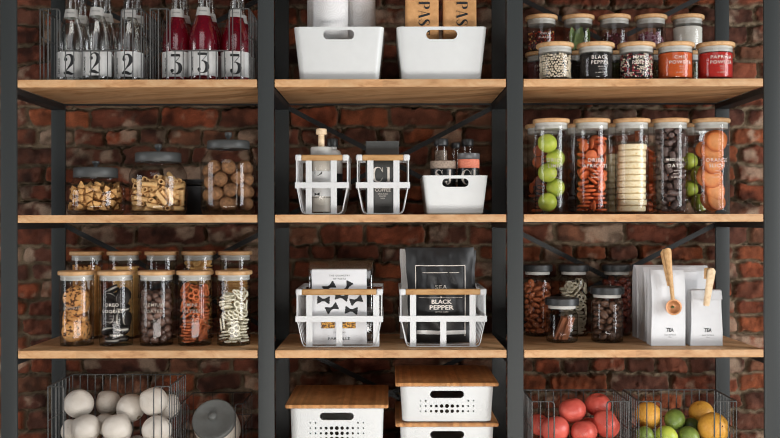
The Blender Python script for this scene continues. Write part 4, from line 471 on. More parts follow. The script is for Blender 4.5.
PILES="""crouton:297,-113,61,17,22,-156,-122 554,185,61,100,128,-92,-72 -43,-198,61,71,92,-128,-100 318,304,64,13,-138,71,-125 -180,-3,65,89,29,-154,87 18,-499,65,116,-34,153,-45 177,-400,65,42,94,-125,117 -401,-114,65,100,7,-156,74 -489,330,66,3,128,-87,127 -600,41,71,17,39,-155,-119 -7,212,80,98,-133,108,30 -368,-409,83,157,0,0,-124 432,430,84,112,12,-140,87 29,604,86,3,0,3,200 152,181,86,3,85,-181,5 -563,-232,87,65,-137,15,-129 219,569,88,100,-137,-70,-80 329,-514,88,142,-97,-96,-31 29,401,89,3,145,-137,15 -116,324,90,75,-38,179,-30 -316,88,91,65,178,59,22 391,-251,97,102,-110,130,-24 568,-117,98,155,-75,-101,-10 -137,-341,105,57,155,112,18 160,425,107,29,60,-187,-22 108,-226,113,22,-33,186,63 459,31,114,53,157,-59,95 -154,566,117,173,-13,70,-71 -238,-533,119,9,152,75,106 -324,-269,122,96,69,161,10 -302,419,123,69,-49,175,47 156,-50,131,107,154,-44,51 -543,164,136,50,169,-38,86 13,-55,154,148,118,62,11 -84,109,162,56,106,160,-10 187,-576,163,10,55,-186,48 56,-603,166,81,23,100,-151 360,145,173,135,-6,85,-120 -505,-311,175,25,-123,-84,-131 295,-378,189,87,100,0,-150 -136,-490,199,152,-73,-93,53 501,-373,202,23,112,164,-11 -274,515,206,50,162,-6,107 502,-191,212,119,93,-3,-131 -147,-137,214,62,186,-14,38 25,-352,218,25,-1,-69,186 -244,-277,224,44,-23,189,-42 -319,204,230,73,16,-66,-173 -528,-47,239,178,-58,-68,16 628,-39,245,52,-129,144,4 263,394,245,33,-136,-142,15 -1,458,245,105,-105,133,-12 -399,339,249,16,124,117,104 -396,43,253,79,149,11,106 373,-10,256,30,86,-88,-155 444,283,258,10,68,139,127 117,224,259,144,-95,-99,-21 -38,599,271,111,-123,59,95 -387,-183,280,64,110,-150,-35 -152,179,282,103,107,-131,-24 -361,-509,292,36,42,10,-192 98,389,294,7,157,118,37 11,-602,302,21,-82,93,-155 99,-88,305,69,-133,-36,128 -603,174,307,59,9,-160,104 281,-92,311,78,15,25,182 -207,-595,318,73,-129,-63,118 -150,356,318,31,-165,50,-96 588,139,320,103,124,-60,-101 332,-480,321,122,150,51,1 203,-251,334,26,5,-47,-193 -534,326,336,6,169,-101,-35 83,77,345,62,170,-78,32 435,464,347,131,-126,-84,-2 -173,-27,352,15,90,-152,92 301,153,352,23,-75,94,158 104,629,358,29,-128,28,148 -148,588,359,112,144,-41,72 468,39,362,67,-8,156,-106 -27,-215,362,36,159,59,99 -176,-382,364,110,68,-138,-65 -517,-358,368,173,36,2,-94 -524,-187,370,61,-41,90,162 121,-350,370,64,-53,142,-114 -627,-3,376,2,-67,177,64 -280,326,382,87,147,-88,57 221,-545,385,113,-148,-48,55 336,-299,388,110,142,48,-74 -387,79,390,51,121,131,75 514,-322,394,122,36,150,-36 -36,211,395,18,-199,1,-14 541,325,410,93,-16,130,-119 272,562,420,102,-47,144,-82 43,-567,421,56,8,141,-130 410,-138,431,15,-100,-114,129 -317,189,433,23,152,-74,-104 319,363,433,58,-74,147,98 609,-118,436,174,45,45,-75 -328,-365,439,108,149,70,-33 -322,-57,440,185,-53,33,-41 -173,-214,444,23,34,193,-35 45,382,452,125,-91,-107,-69 86,-27,455,2,163,-49,-105 53,-214,464,50,-186,20,-50 -101,519,466,96,-11,173,-25 -560,146,479,56,149,62,103 -348,-517,486,73,174,22,62 -195,-555,488,54,166,90,-38 203,200,489,83,77,104,-128 -185,153,489,159,-120,-8,17 -481,-212,490,143,-114,-68,-45 192,-382,499,30,39,-145,-129 547,-241,504,95,6,-144,-100 70,554,504,83,92,157,-11 278,-78,507,112,109,76,99 -453,433,521,101,-38,-149,79 552,214,525,54,-165,100,1 494,5,525,82,180,-22,20 87,158,527,23,182,78,-21 334,195,527,32,-103,-139,-94 -260,451,530,56,148,117,-39 -7,-592,538,147,-119,48,44 -398,217,539,91,118,99,-89 372,469,540,83,-39,-143,106 203,451,542,1,1,192,55 -153,-13,546,34,71,171,68 411,-477,550,12,121,151,-49 187,-580,560,5,-54,189,-39 29,-358,564,61,118,140,-53 -574,-74,565,70,-96,81,139 -84,339,567,126,86,-103,-77 279,42,570,97,21,-164,-57 357,-233,574,129,-145,30,37 -367,-171,574,5,109,-160,-47 -448,-416,581,162,-39,-91,-62 -23,-5,583,55,-128,-132,-56 -117,-426,590,146,129,41,-15 597,-78,599,35,137,-137,33 -42,620,610,5,-67,50,182 439,321,623,12,92,175,-26 -229,588,625,9,159,12,-121 -33,-205,632,68,-148,115,-16 -265,137,649,102,12,-15,171 -167,-605,656,88,40,173,-28 280,246,665,74,26,-174,-61 76,407,667,9,102,-143,-95 520,144,673,12,60,183,52 125,131,686,91,-1,147,-101 164,-364,690,154,32,100,-72 -286,470,705,44,-170,-75,-59;penne:-438,-212,63,61,189,-25,-8 -248,350,63,80,58,102,141 474,28,63,9,13,-161,-117 -255,-400,63,9,-13,-161,117 293,139,63,22,7,-61,-189 -74,-122,63,64,88,-136,-99 199,470,63,0,-184,78,0 425,-278,63,112,154,51,37 -85,457,63,116,0,0,163 -310,110,64,0,-46,-195,1 -463,39,64,28,-37,-155,117 51,-465,65,145,-6,6,-137 361,-488,66,56,29,-86,-169 432,416,66,70,-35,-84,164 -245,-546,111,8,46,153,121 -363,294,117,151,102,-65,-49 54,197,130,50,-13,-33,-190 152,-364,139,113,5,-70,-150 -184,431,150,27,168,-105,-5 -246,-110,183,8,-11,191,-58 422,-146,184,56,-188,36,-17 462,129,190,28,39,157,114 -575,-187,190,68,96,129,97 433,291,191,42,24,86,174 429,-12,201,161,111,-30,-28 -594,170,206,115,53,-147,-49 264,-220,206,12,39,176,86 167,436,207,85,80,-134,-92 -203,-248,215,179,-83,-31,16 -197,-427,216,69,172,74,-8 -58,416,234,19,70,-34,183 -93,584,235,24,1,-176,-92 14,-389,238,23,-171,-93,-37 -285,35,245,44,23,179,73 -205,260,253,85,-45,-26,173 43,129,265,173,43,-3,-91 -503,350,265,133,111,96,28 358,100,294,39,-6,4,196 365,-357,294,11,93,-110,-138 -490,-292,308,84,-21,-84,160 411,219,308,36,-15,-89,175 -434,-37,310,126,102,-67,-95 446,-120,311,53,-190,30,-14 -93,-618,321,148,-100,79,42 520,330,321,21,105,142,-91 193,580,331,188,46,32,-38 180,448,334,15,-32,-180,79 -97,-314,349,15,133,-138,-55 -285,270,353,29,-110,-149,70 514,-386,360,131,-54,-131,-54 139,-617,362,46,-102,-57,-155 325,-213,378,165,-70,-78,42 246,-410,391,160,-107,47,-31 54,-507,399,14,-186,-16,69 28,195,404,123,63,70,126 -444,298,405,85,-81,-155,-44 -262,541,414,86,173,53,-7 -187,-454,440,173,-93,-31,25 153,323,441,128,-66,86,-109 462,39,444,52,-191,-4,-29 -438,-20,446,28,15,-112,163 210,-64,450,25,-55,158,106 -369,-248,450,56,-32,-80,-172 -250,-341,454,10,42,-139,-137 -109,395,457,84,110,91,113 242,-266,479,10,49,184,61 294,147,481,67,-24,-22,-186 -284,243,500,75,50,-17,-178 369,360,507,131,54,-117,-78 617,-128,510,129,-37,-106,-103 118,-498,521,56,183,-22,-55 241,-416,521,38,33,52,186 50,331,523,18,127,152,23 -346,-98,533,151,124,11,-41 -53,-94,537,122,-115,12,-109 -407,257,554,166,-65,-69,58 -325,-334,567,49,182,60,28 559,257,567,72,-93,-23,160 -528,-185,570,159,-23,109,48 -199,-420,583,69,43,-43,-178 385,-145,597,71,-3,-115,147 -66,126,604,53,171,-68,-57 175,208,613,124,107,100,55 -593,92,614,94,-119,-84,99 144,452,619,36,-66,114,-146 -190,578,625,148,-129,-36,9 200,-251,628,16,126,152,-24 547,37,628,100,-50,37,162 354,-494,629,136,132,27,58 -429,135,636,27,-79,-151,-101 -296,193,638,27,-79,-150,-102 437,334,654,66,101,158,23 -331,-70,665,98,-166,2,53 157,608,672,100,-31,154,72 -360,-487,679,36,186,-61,-15 -267,-186,681,162,-102,-44,36 -223,465,698,12,-44,-82,-177 439,-199,719,137,-98,-103,28 -8,-470,726,60,81,-151,-83 105,-142,735,161,84,-55,-63 -468,26,736,112,-163,-3,29 154,467,749,60,-5,-101,162 -183,-269,753,160,-109,-27,42 130,304,763,2,61,160,103 459,392,768,17,-85,-152,98 -168,183,776,5,20,-189,62 -266,-72,786,42,59,-175,-65 142,-449,788,61,-114,-152,18 372,-296,800,103,-66,-104,120 219,361,837,184,46,14,-61 252,-405,851,123,-97,118,-40 -32,-209,878,50,-72,149,-101;walnut:456,-165,179,102,83,68,134 29,468,179,87,-32,102,-145 -230,-133,181,153,62,25,110 403,249,183,21,-198,-17,-8 -57,-478,186,81,-3,-106,149 114,-11,186,131,39,26,143 -382,294,192,102,43,166,4 -491,10,406,47,111,123,101 -306,-371,451,66,96,-92,-134 -112,85,472,126,-44,-141,-49 251,421,475,42,-186,59,-15 -198,441,476,0,74,38,182 474,42,488,0,-13,-199,-17 371,-321,516,139,-93,27,106 37,-475,540,37,143,-69,-116 -424,244,706,89,-73,151,63 -457,-168,734,87,-53,-89,-147 41,476,770,124,-118,-99,29 391,257,778,54,-181,-50,44 470,-121,812,67,148,-98,-63 -214,-439,814,151,-16,-114,-62 233,-410,859,77,-146,42,-105 -229,408,995,168,-18,11,-106 -484,50,1031,60,-120,54,-139 235,423,1077,10,56,139,132 471,128,1113,43,155,89,79 -367,-304,1127,164,22,101,48 -10,-491,1138,45,96,-93,142 396,-251,1144,79,176,-53,-4 -387,283,1302,121,-62,-73,127 471,-44,1442,166,-90,-52,-41;cookie:-51,89,62,0,-188,-68,0 36,-108,187,18,0,0,-199 -112,198,421,78,18,146,-110 103,-31,535,18,-77,118,-140 58,95,535,141,-98,-102,-13 152,-166,541,108,19,140,-91 -6,-86,878,7,121,159,10 -80,-82,996,2,175,97,12 -107,-33,1121,191,7,-10,-58 -109,-2,1248,11,-135,147,-5 52,64,1395,162,10,-7,-116 -103,-49,1498,12,-26,198,2 -37,80,1637,190,0,-12,62;sandwich:207,-5,70,0,178,92,0 -199,-29,70,0,96,-175,0 -164,-134,210,186,0,0,-73 -68,190,299,25,186,57,-40 270,-15,348,26,162,25,112 -33,-205,350,162,0,0,-118 197,96,535,112,-25,162,-26 63,193,557,140,52,-102,-85 -70,188,605,92,90,-71,-135 -111,-160,613,34,86,-112,137 52,-286,617,4,30,-138,141 -212,94,643,144,-62,-97,78 207,-3,798,168,15,12,-107 3,-201,906,5,94,175,24 -270,15,911,81,-103,-50,142 278,71,1079,121,-102,96,-77 119,129,1094,70,-102,-100,121 -121,86,1153,15,-173,-47,88 -101,-266,1154,93,-41,127,117 157,-127,1241,138,105,31,-95 62,192,1358,50,158,110,-16;coated:-168,-229,89,194,-19,5,43 26,-290,89,15,177,91,-7 -140,275,89,11,196,37,11 158,-40,90,5,-23,-188,-63 -227,93,91,62,-190,11,-4 -7,113,93,95,-114,-84,105 101,296,93,193,-29,30,-34 242,134,94,163,113,-5,24 231,-216,119,104,-1,152,-79 -277,-80,136,42,41,181,-61 -18,-116,190,28,-143,-131,41 317,-7,209,77,-120,-132,47 -244,196,244,88,167,62,24 -28,272,245,56,-134,-135,25 -118,52,249,70,181,43,22 108,-270,258,162,34,59,-96 174,266,262,106,156,-2,-67 90,105,264,113,7,-165,-1 -85,-305,271,63,-69,81,157 139,-79,281,80,18,-135,123 -251,-194,315,18,-87,-137,116 -307,17,333,137,100,-4,106 258,118,357,7,-180,-86,0 -69,-92,368,140,114,63,58 303,-92,376,113,92,19,135 -129,247,396,172,50,-39,-81 37,-280,445,6,171,-103,-9 163,239,458,23,184,41,61 -270,-96,474,35,-189,-20,51 113,-88,481,108,-166,-4,27 -110,35,495,159,-25,-46,-109 -167,-258,505,80,157,66,-69 -258,183,506,116,-125,-104,10 272,75,528,2,59,-185,-47 2,285,533,121,41,-103,-114 64,76,553,88,113,-135,35 170,-238,565,48,31,-71,178 285,-99,599,84,156,28,-87 -281,30,613,197,23,17,21 -219,-142,645,48,-6,-68,-182 -6,-109,653,99,137,-98,-40 241,199,661,15,169,-90,55 -126,225,663,63,-127,122,-71 -104,-290,691,154,-111,43,47 62,293,708,176,58,69,28 149,-3,740,140,-90,-107,30 120,-288,740,192,-27,-47,19 0,94,748,152,-86,-93,28 -266,174,770,116,-5,153,-56 -198,-11,771,10,-20,-157,-122 286,-121,801,6,120,-160,-8 172,222,832,116,104,75,101 -262,-174,837,100,6,-96,144 -28,-82,852,22,-60,34,-186 -122,288,864,35,166,23,-103 303,81,866,111,94,133,-34 -13,-292,866,92,-67,2,164 -136,109,915,60,-155,61,93 159,-234,920,40,154,-120,15 -314,33,930,115,82,121,74 43,79,949,123,116,96,49 60,293,964,57,-184,-53,-12 -175,-252,979,72,80,53,160 292,-119,993,125,-104,6,117 214,185,1009,120,108,72,94 -2,-197,1019,99,-60,18,-162 -114,-29,1046,12,-168,-101,-35 141,-36,1061,80,22,-155,-95 -127,257,1075,42,-30,-173,86 -263,128,1089,144,87,-57,-93 -294,-86,1104,57,-171,82,-24 309,60,1111,103,-72,-155,15 148,-278,1113,50,-11,-95,-169 27,125,1142,55,-53,-185,-5 115,291,1147,43,-28,-43,188 -156,-249,1177,86,85,-158,-18 291,-119,1198,77,-82,149,-71 6,-155,1201,61,-110,-115,105 -144,-6,1230,64,-130,-126,56 141,8,1245,76,174,63,8 -92,299,1246,15,37,-193,33 -274,144,1274,105,20,14,-168 -287,-128,1283,91,140,-95,-57 260,178,1292,110,28,95,134 163,-242,1301,95,-93,-33,146 86,270,1326,135,63,2,134 -44,-308,1335,104,164,-33,-33 -85,149,1356,31,-41,-169,-93 -6,-89,1373,61,120,146,24 289,-99,1384,174,-30,-3,95 114,106,1414,148,93,-13,96 -300,47,1427,166,-6,56,-96 -179,-175,1429,38,-157,-95,71 -66,309,1454,20,-21,144,136 303,91,1477,48,-120,-121,93 103,-274,1480,38,-33,24,192 148,-63,1498,168,-2,-33,103 -132,34,1498,29,-153,86,92;pretzel:-149,-178,38,0,95,-176,0 -154,174,38,0,-163,-116,0 133,187,92,5,-20,-2,-199 -68,-222,115,0,-11,-200,0 -210,99,115,190,0,0,64 247,-123,164,88,22,176,-31 74,198,183,194,-7,19,-46 -190,-130,192,0,-176,-95,0 224,-99,254,36,-90,24,173 -164,-107,269,0,79,-184,0 -32,225,282,47,19,7,193 110,-214,317,97,-92,-11,149 -304,126,331,139,32,138,-24 -134,-187,346,0,120,-160,0 228,26,381,3,-22,64,188 -188,-135,423,0,135,-147,0 144,49,441,47,82,170,-49 153,291,464,61,1,148,119 -107,-201,503,1,-57,-192,-2 20,278,505,68,110,77,-132 -181,138,520,196,-2,28,32 -119,-193,595,79,2,-11,183 198,-38,626,45,-179,-77,8 168,164,635,127,57,76,-122 148,-296,654,134,94,103,-52 -68,218,706,85,-32,178,6 185,-40,715,192,42,19,33 -140,176,730,122,-47,-71,134 -209,114,751,109,-53,-67,145 -79,-216,760,46,58,-14,-185 -261,-6,775,88,-62,-59,158 224,-27,796,46,-162,-107,0 221,-58,870,15,51,-188,-44 -21,209,916,28,103,-168,-21 187,-139,931,0,-109,161,46 -316,-1,947,147,48,-110,-63 -158,-290,972,40,-29,-142,132 34,225,979,87,32,13,176 -104,-79,1005,148,59,-21,-119 80,211,1044,34,17,-196,-6 131,-219,1071,55,-82,-163,-59 217,77,1072,27,108,-164,-21 198,105,1161,48,-33,11,-191 -147,170,1167,56,20,-14,-190 -139,-183,1209,3,-76,161,-91 58,-325,1251,134,-132,-59,-34 -102,201,1254,21,149,131,12 -239,7,1276,80,84,9,-162 143,180,1333,176,12,66,-68 -250,-51,1347,179,55,-64,-26 306,-117,1356,7,127,-43,148 252,-40,1365,39,-148,12,129 34,-63,1410,114,68,9,149 -247,-77,1453,180,38,-75,18 -95,298,1467,11,26,-116,-161 -182,168,1471,107,154,64,-22 136,187,1519,121,-58,61,-135 165,-158,1555,97,-147,89,-34 -101,-310,1568,144,111,-74,40 -250,-53,1589,170,69,-50,-63 30,-268,1602,149,125,-46,5 149,180,1622,147,-44,71,-107 295,59,1654,108,66,-153,-22 65,-86,1658,94,102,11,-144;apricot:227,-74,50,177,0,0,-92 -235,91,50,0,-170,-105,0 -198,-157,150,0,-116,-163,0 212,138,150,64,0,0,190 -196,155,150,0,-189,66,0 3,-244,154,72,-118,78,-122 7,244,154,100,100,-100,-100 213,-134,237,11,-198,24,-1 -197,-156,250,137,0,0,-146 207,135,317,12,2,197,-32 -189,175,351,81,-180,11,32 164,-182,354,3,192,-57,-1 -148,-202,355,3,89,179,-2 -233,86,422,170,87,-2,59 -198,-150,453,150,-2,-4,-132 239,58,455,27,165,109,-4 103,-226,457,6,2,3,200 74,304,461,128,76,-93,96 187,44,556,18,179,-84,21 -78,-212,559,195,-5,-1,43 -233,76,604,82,20,35,-178 -41,254,615,33,-124,-136,-72 231,92,653,25,198,0,12 -127,-216,658,3,47,194,-4 216,-245,662,95,146,-9,98 -237,-72,745,170,-17,-25,-101 218,116,749,22,193,-43,17 -184,158,791,155,-14,-27,-123 -30,-214,821,12,65,-6,189 159,187,828,12,155,-123,25 243,-36,896,38,-95,-155,-75 20,-242,905,183,-6,65,-46 98,223,915,20,190,-57,18 -207,-135,955,167,-86,-23,65 -194,258,983,128,-127,-85,9 236,-73,1006,67,-136,121,51 -241,94,1017,30,78,-93,156 -6,-246,1052,62,-84,-169,20 -218,-113,1089,55,173,-49,70 -3,271,1105,26,45,-153,-118 172,93,1126,2,-97,159,-72 188,-208,1165,60,-25,174,-74 -236,69,1225,22,15,-192,-49 102,-195,1237,94,140,107,17 59,232,1246,121,-140,-77,1 90,11,1282,78,-57,28,173 -244,-7,1304,46,-99,-166,-27 -161,-182,1305,51,-132,-141,-17 327,-13,1375,135,-27,141,-33 -131,299,1398,137,-104,-92,-41 39,139,1439,24,21,-27,196 -76,-301,1460,62,-16,117,149 51,-100,1466,4,-71,182,41 -245,0,1489,48,21,18,192 168,188,1538,114,32,-5,161 0,-133,1568,64,2,41,-185 -143,200,1596,14,-46,-193,-19 193,-260,1615,131,99,111,-27 110,221,1668,27,-182,-77,13 -183,99,1680,175,24,-3,94 326,22,1682,9,-145,-2,-137 123,-57,1694,102,33,-24,167 -252,-204,1706,122,-9,131,89 -59,-233,1760,148,29,-131,-15 -207,53,1774,167,14,19,-108 154,-193,1820,9,171,103,-13 141,155,1867,35,1,-140,139 -242,42,1878,3,-98,173,23 145,292,1893,56,-9,-139,132 210,-132,1908,39,-10,-13,-195 -141,202,1987,37,-76,-174,49 -120,-204,1996,55,-146,74,-102 239,-70,1998,3,-47,-194,16 81,-232,2044,76,-48,-82,159 -209,-154,2047,74,-128,101,-89 -307,-20,2089,162,-5,-117,14 78,232,2099,27,-61,-22,187 245,-28,2140,117,-11,47,155 -13,230,2156,22,-187,27,-61 -99,221,2216,5,182,53,65 -117,-115,2236,32,-83,-179,11 243,2,2239,144,-20,44,130 6,-323,2248,101,-115,-100,-81 -237,49,2348,56,-37,79,171 81,234,2356,11,-56,23,-190 245,-33,2369,118,-11,47,154 -42,-166,2401,100,-23,-45,-165 -204,248,2405,128,118,99,-1;date:43,174,81,44,-136,133,-43 -246,-66,81,190,62,0,0 264,7,81,62,190,2,1 69,-287,81,0,27,-198,0 -202,160,135,135,15,83,121 37,-119,144,134,-142,-21,-38 264,-181,149,5,-131,29,-148 -158,-272,168,77,-64,84,151 234,102,231,161,95,49,52 -111,265,237,142,-117,58,52 -265,-34,245,9,-1,-23,-198 101,294,254,102,-154,60,48 -64,116,284,173,-69,65,32 316,-63,293,108,-97,74,116 113,-287,308,156,-103,-70,-12 -184,-167,327,15,3,39,-195 176,191,359,86,-171,-51,30 -268,153,389,64,90,-26,-165 -46,248,436,131,-75,19,-130 244,56,439,68,181,40,-31 -138,-34,439,12,-16,140,141 61,-185,445,14,-159,-110,49 -178,-216,484,39,-192,39,8 206,-234,522,92,-41,-106,-136 -245,71,553,17,-17,99,172 254,194,569,42,149,-61,111 56,-7,575,59,116,147,39 123,295,600,93,-75,110,117 291,-120,608,115,-45,-83,-133 -215,227,614,16,101,-112,130 -174,-143,640,38,41,-189,33 -31,258,648,46,-112,-152,47 -122,-301,703,146,9,136,-13 37,-248,706,52,90,113,128 -256,6,708,24,-7,141,139 254,5,708,33,8,195,-32 -125,222,778,96,82,84,130 131,134,793,161,108,19,44 242,-191,814,69,76,-11,-171 15,251,869,112,27,-110,-121 57,-54,881,26,-178,33,81 -214,138,897,113,41,43,154 -158,-186,905,96,-87,59,-141 69,-248,914,41,16,127,148 -316,-63,927,117,73,-99,106 309,8,938,11,139,123,-73 180,102,996,60,174,37,69 55,293,1032,173,-86,49,10 189,-170,1044,38,-39,-81,175 -162,30,1053,104,77,81,129 -71,-243,1067,129,-29,-11,150 -10,77,1098,84,-121,101,-90 -152,277,1106,154,-77,-101,-13 -267,-173,1115,12,156,-32,-120 141,66,1167,121,-106,111,-44 -320,25,1185,144,2,-135,34 -126,-218,1219,66,115,-135,-64 250,-176,1225,59,73,-167,-57 -200,152,1225,18,-66,-182,48 49,-175,1228,66,-145,31,117 139,285,1236,49,94,111,-128 303,53,1285,37,-143,71,-115 -18,1,1323,11,146,-1,-136 162,-91,1341,138,-21,99,104 -241,-90,1343,13,-51,192,16 -128,216,1358,188,-45,23,-44 -39,-249,1416,11,128,150,30 156,88,1425,69,75,149,-86 -208,-248,1432,108,-101,106,83 -310,84,1446,31,142,0,137 129,238,1485,57,2,191,16 121,-300,1547,126,82,114,-65 -290,-89,1555,64,112,-81,129 -44,232,1567,15,-129,150,24 64,-26,1577,88,135,-26,-115 302,26,1577,56,-125,-146,11 -128,-66,1584,35,-126,-12,-151 -209,248,1591,30,-142,-36,-133 -50,-244,1605,91,21,-91,-152 246,-205,1610,92,-98,-91,-117 -241,79,1668,106,-166,9,33 93,237,1684,37,-172,-85,44 41,-191,1745,45,-114,135,-82 248,31,1747,189,-30,-38,45 -230,-112,1786,93,-131,-108,52 -199,163,1813,85,162,-69,-43 -35,248,1820,103,-70,19,156 179,252,1834,82,2,-134,123 -52,-80,1848,50,101,-148,-73 302,-74,1862,121,-41,141,-62 145,-208,1875,79,149,-63,-87 167,99,1917,64,21,75,-173 0,-309,1947,35,-35,136,137 -234,127,1971,46,-30,-98,166 -181,-166,1989,23,-85,178,-25 -125,289,1996,29,97,12,-172 -315,-22,2010,121,-72,-142,6 234,-202,2028,19,-171,-60,83 74,219,2048,41,52,-127,-139 -64,-242,2084,141,113,48,72 246,-41,2095,68,-7,166,88 225,127,2135,32,12,-143,-135 -251,175,2142,172,28,66,73 -249,-182,2157,96,-145,33,-93 -120,13,2186,77,118,110,-90 -17,260,2192,132,-18,3,149 82,-241,2214,162,-38,-43,103 207,222,2275,42,-73,-78,164 113,-23,2285,185,11,69,-29 -67,-248,2304,90,124,120,48 -126,220,2316,101,120,-113,-51 -319,-17,2321,119,-77,135,38 37,246,2356,136,-89,59,-101 -201,-155,2381,40,91,-148,-92 97,-238,2384,54,-93,-164,41 312,60,2387,138,-54,133,-15 -269,172,2394,127,87,-81,99 293,-119,2394,63,139,6,129;almond:-277,-54,77,125,-13,-2,-156 251,-34,77,38,-13,-2,196 -147,-206,77,96,-11,-7,-175 -148,208,77,61,-8,3,190 227,167,78,48,-15,-8,193 38,-301,90,175,96,3,5 25,308,95,131,-149,24,3 46,-126,101,189,4,61,22 -99,8,103,24,69,18,185 222,-191,142,82,91,28,-155 96,77,156,168,69,-37,76 -273,115,190,52,-166,-94,28 -260,-157,227,73,159,-75,-61 -89,241,228,9,-143,-140,-8 51,-55,250,58,17,20,190 266,-7,258,120,-146,-39,-51 102,275,263,135,80,47,-114 123,-270,264,53,-42,177,-63 -100,-290,268,74,40,-102,150 -171,18,285,14,188,66,-14 230,159,300,15,-78,10,-183 6,142,330,33,-23,-194,-28 217,-128,370,48,13,102,165 -191,228,373,114,-16,164,-1 18,-209,377,145,17,32,133 -217,-144,386,12,-28,38,-194 -285,57,404,18,-153,114,-58 -10,2,413,81,-182,-5,-22 -28,303,424,90,-57,140,96 254,50,437,51,1,39,-189 166,231,462,37,159,-106,45 -130,-266,498,189,-56,1,-32 -26,149,506,24,-5,-174,96 103,-243,507,119,-55,25,-149 -80,-94,512,41,-16,-56,187 256,-98,554,182,-51,-58,-29 -257,170,557,108,-136,-86,51 -287,-41,570,123,79,-25,134 88,-32,590,27,140,135,-38 70,248,610,148,48,76,99 284,53,622,123,-46,-65,-136 -103,257,632,102,-89,-9,-147 -39,-249,636,32,-130,-140,50 -85,38,641,193,-1,-9,53 -222,-208,652,117,-105,-52,-112 146,-251,657,24,-57,-8,-190 211,219,680,11,-120,-42,-154 121,49,724,126,7,21,154 -259,132,725,160,3,11,120 -241,-80,743,12,7,-81,-182 238,-131,748,47,-190,1,43 4,-128,748,169,-64,-15,-84 16,297,774,193,53,-8,1 -94,81,789,181,-10,10,84 280,79,805,152,-2,25,-127 -92,-283,808,189,-49,43,-15 139,-270,844,97,-162,-65,-3 -196,215,854,166,-27,59,91 115,192,868,17,-69,170,78 55,-34,873,27,155,123,-11 -291,-4,878,80,142,112,26 -147,-118,891,52,-56,13,-184 246,-104,918,59,158,-107,7 -37,301,938,97,-175,-9,3 -71,93,939,178,-7,5,90 -40,-291,964,12,4,-194,45 293,88,973,77,-141,103,-61 126,42,996,164,-43,-5,-106 138,-206,1018,70,-63,-42,171 -53,-93,1022,37,192,41,-10 -187,188,1031,147,5,-32,-132 151,234,1039,7,106,166,-33 -290,-19,1047,14,132,149,-14 -193,-234,1077,170,50,-90,-23 285,-49,1096,9,-154,-114,-57 -50,59,1102,20,-81,160,-87 17,-277,1119,78,-6,79,166 -57,295,1124,176,79,48,-18 121,15,1158,163,24,-3,114 201,-212,1185,34,54,-188,-26 254,172,1197,109,2,-122,115 -26,-129,1198,131,146,-38,-7 79,231,1200,139,94,67,86 -235,194,1201,85,156,-16,91 -266,24,1209,53,-2,-153,-118 -237,-153,1216,61,52,182,-24 267,-58,1267,106,-17,36,165 -78,43,1268,17,102,-171,13 -59,-285,1269,8,36,28,-195 -58,251,1310,115,-29,32,158 68,-22,1331,78,-68,-169,-28 155,-204,1342,7,29,197,15 -243,-67,1360,12,-198,-19,-18 246,77,1362,36,-25,-54,-187 -234,117,1367,15,-1,57,-191 100,274,1376,175,-59,69,-35 -199,-219,1416,144,71,65,-101 236,199,1487,146,-112,52,-58;pecan:52,129,80,45,11,8,-194 -166,248,80,0,-190,-62,14 -111,-44,80,9,-129,-152,-10 100,-77,93,35,-104,148,-78 265,163,94,63,-82,-153,77 -296,51,94,127,66,-13,-139 231,-199,99,155,-82,6,97 -155,-250,105,31,60,39,-184 36,314,121,112,145,42,-69 46,-312,133,94,90,-105,110 288,-35,170,84,-79,-108,-123 -278,-105,205,5,-172,102,8 -64,167,212,66,-143,120,-28 -31,-102,221,149,-24,16,-130 121,61,230,31,91,-175,17 148,-179,261,14,-143,-138,10 116,262,273,43,12,-193,-27 -219,220,290,28,80,-64,-170 -159,35,291,21,-164,24,-110 295,116,293,143,85,-99,-51 -24,-282,329,51,46,-22,-187 -188,-181,332,19,80,-171,-62 -307,26,355,11,-155,73,-103 28,-81,380,10,37,-193,38 267,-54,390,163,93,-26,-64 155,158,400,30,-148,-125,-38 -28,113,409,161,2,118,-7 179,-247,414,51,-47,47,-182 28,315,456,130,-118,-55,-78 -224,135,471,45,50,98,161 -180,-194,501,49,-4,-49,-187 -133,257,515,130,100,-111,28 305,90,518,89,-132,58,-106 5,-276,522,20,-147,95,-95 106,64,528,31,-64,-187,-11 241,-115,541,3,8,197,34 -260,-33,552,2,-15,0,199 -31,-79,562,144,-2,93,103 161,240,604,70,2,-186,-19 145,-223,646,181,18,-15,-83 -116,59,649,59,107,-154,37 -260,173,661,84,-47,93,-149 -143,-281,678,84,45,-133,114 -37,314,688,126,-124,66,66 73,18,689,132,65,-23,-134 254,104,690,181,-16,-61,57 -282,-101,699,5,-159,121,9 302,-101,717,119,-110,-86,79 -15,-179,753,49,135,-139,-7 148,257,786,198,4,5,-28 -44,128,798,109,-123,-36,109 -263,50,815,93,175,21,-14 179,-176,827,39,-178,27,-77 -195,221,839,22,21,-73,-184 -213,-161,840,33,57,-188,-9 206,6,845,5,20,181,-83 12,-83,888,52,183,-56,27 73,-308,901,82,100,-88,125 271,163,920,2,-115,-82,-142 -22,294,927,158,-38,75,88 82,136,929,78,-61,98,-144 -198,-40,964,30,-16,-8,-197 -116,-253,967,87,173,49,6 -288,130,993,85,-48,125,-122 297,-19,1020,109,-47,-66,147 -93,109,1021,64,88,154,-68 189,-205,1022,31,3,-196,28 108,-8,1049,146,95,17,-96 103,286,1056,191,-47,29,-23 -48,-104,1064,62,43,47,179 -226,-199,1100,17,77,168,-75 -113,272,1109,59,-60,181,-10 -19,-292,1124,53,-95,-158,-57 -291,14,1127,67,-153,-111,-3 240,126,1137,194,-39,-28,-13 254,-90,1171,23,-18,176,90 179,-263,1203,22,60,-123,-144 58,131,1203,150,17,-64,-114 45,-126,1212,132,3,86,123 -201,-106,1227,19,-18,-82,-180 -109,72,1228,165,22,-84,-71 -224,222,1235,5,-98,85,152 33,295,1284,69,173,-70,22 -107,-266,1304,3,26,-53,-191"""
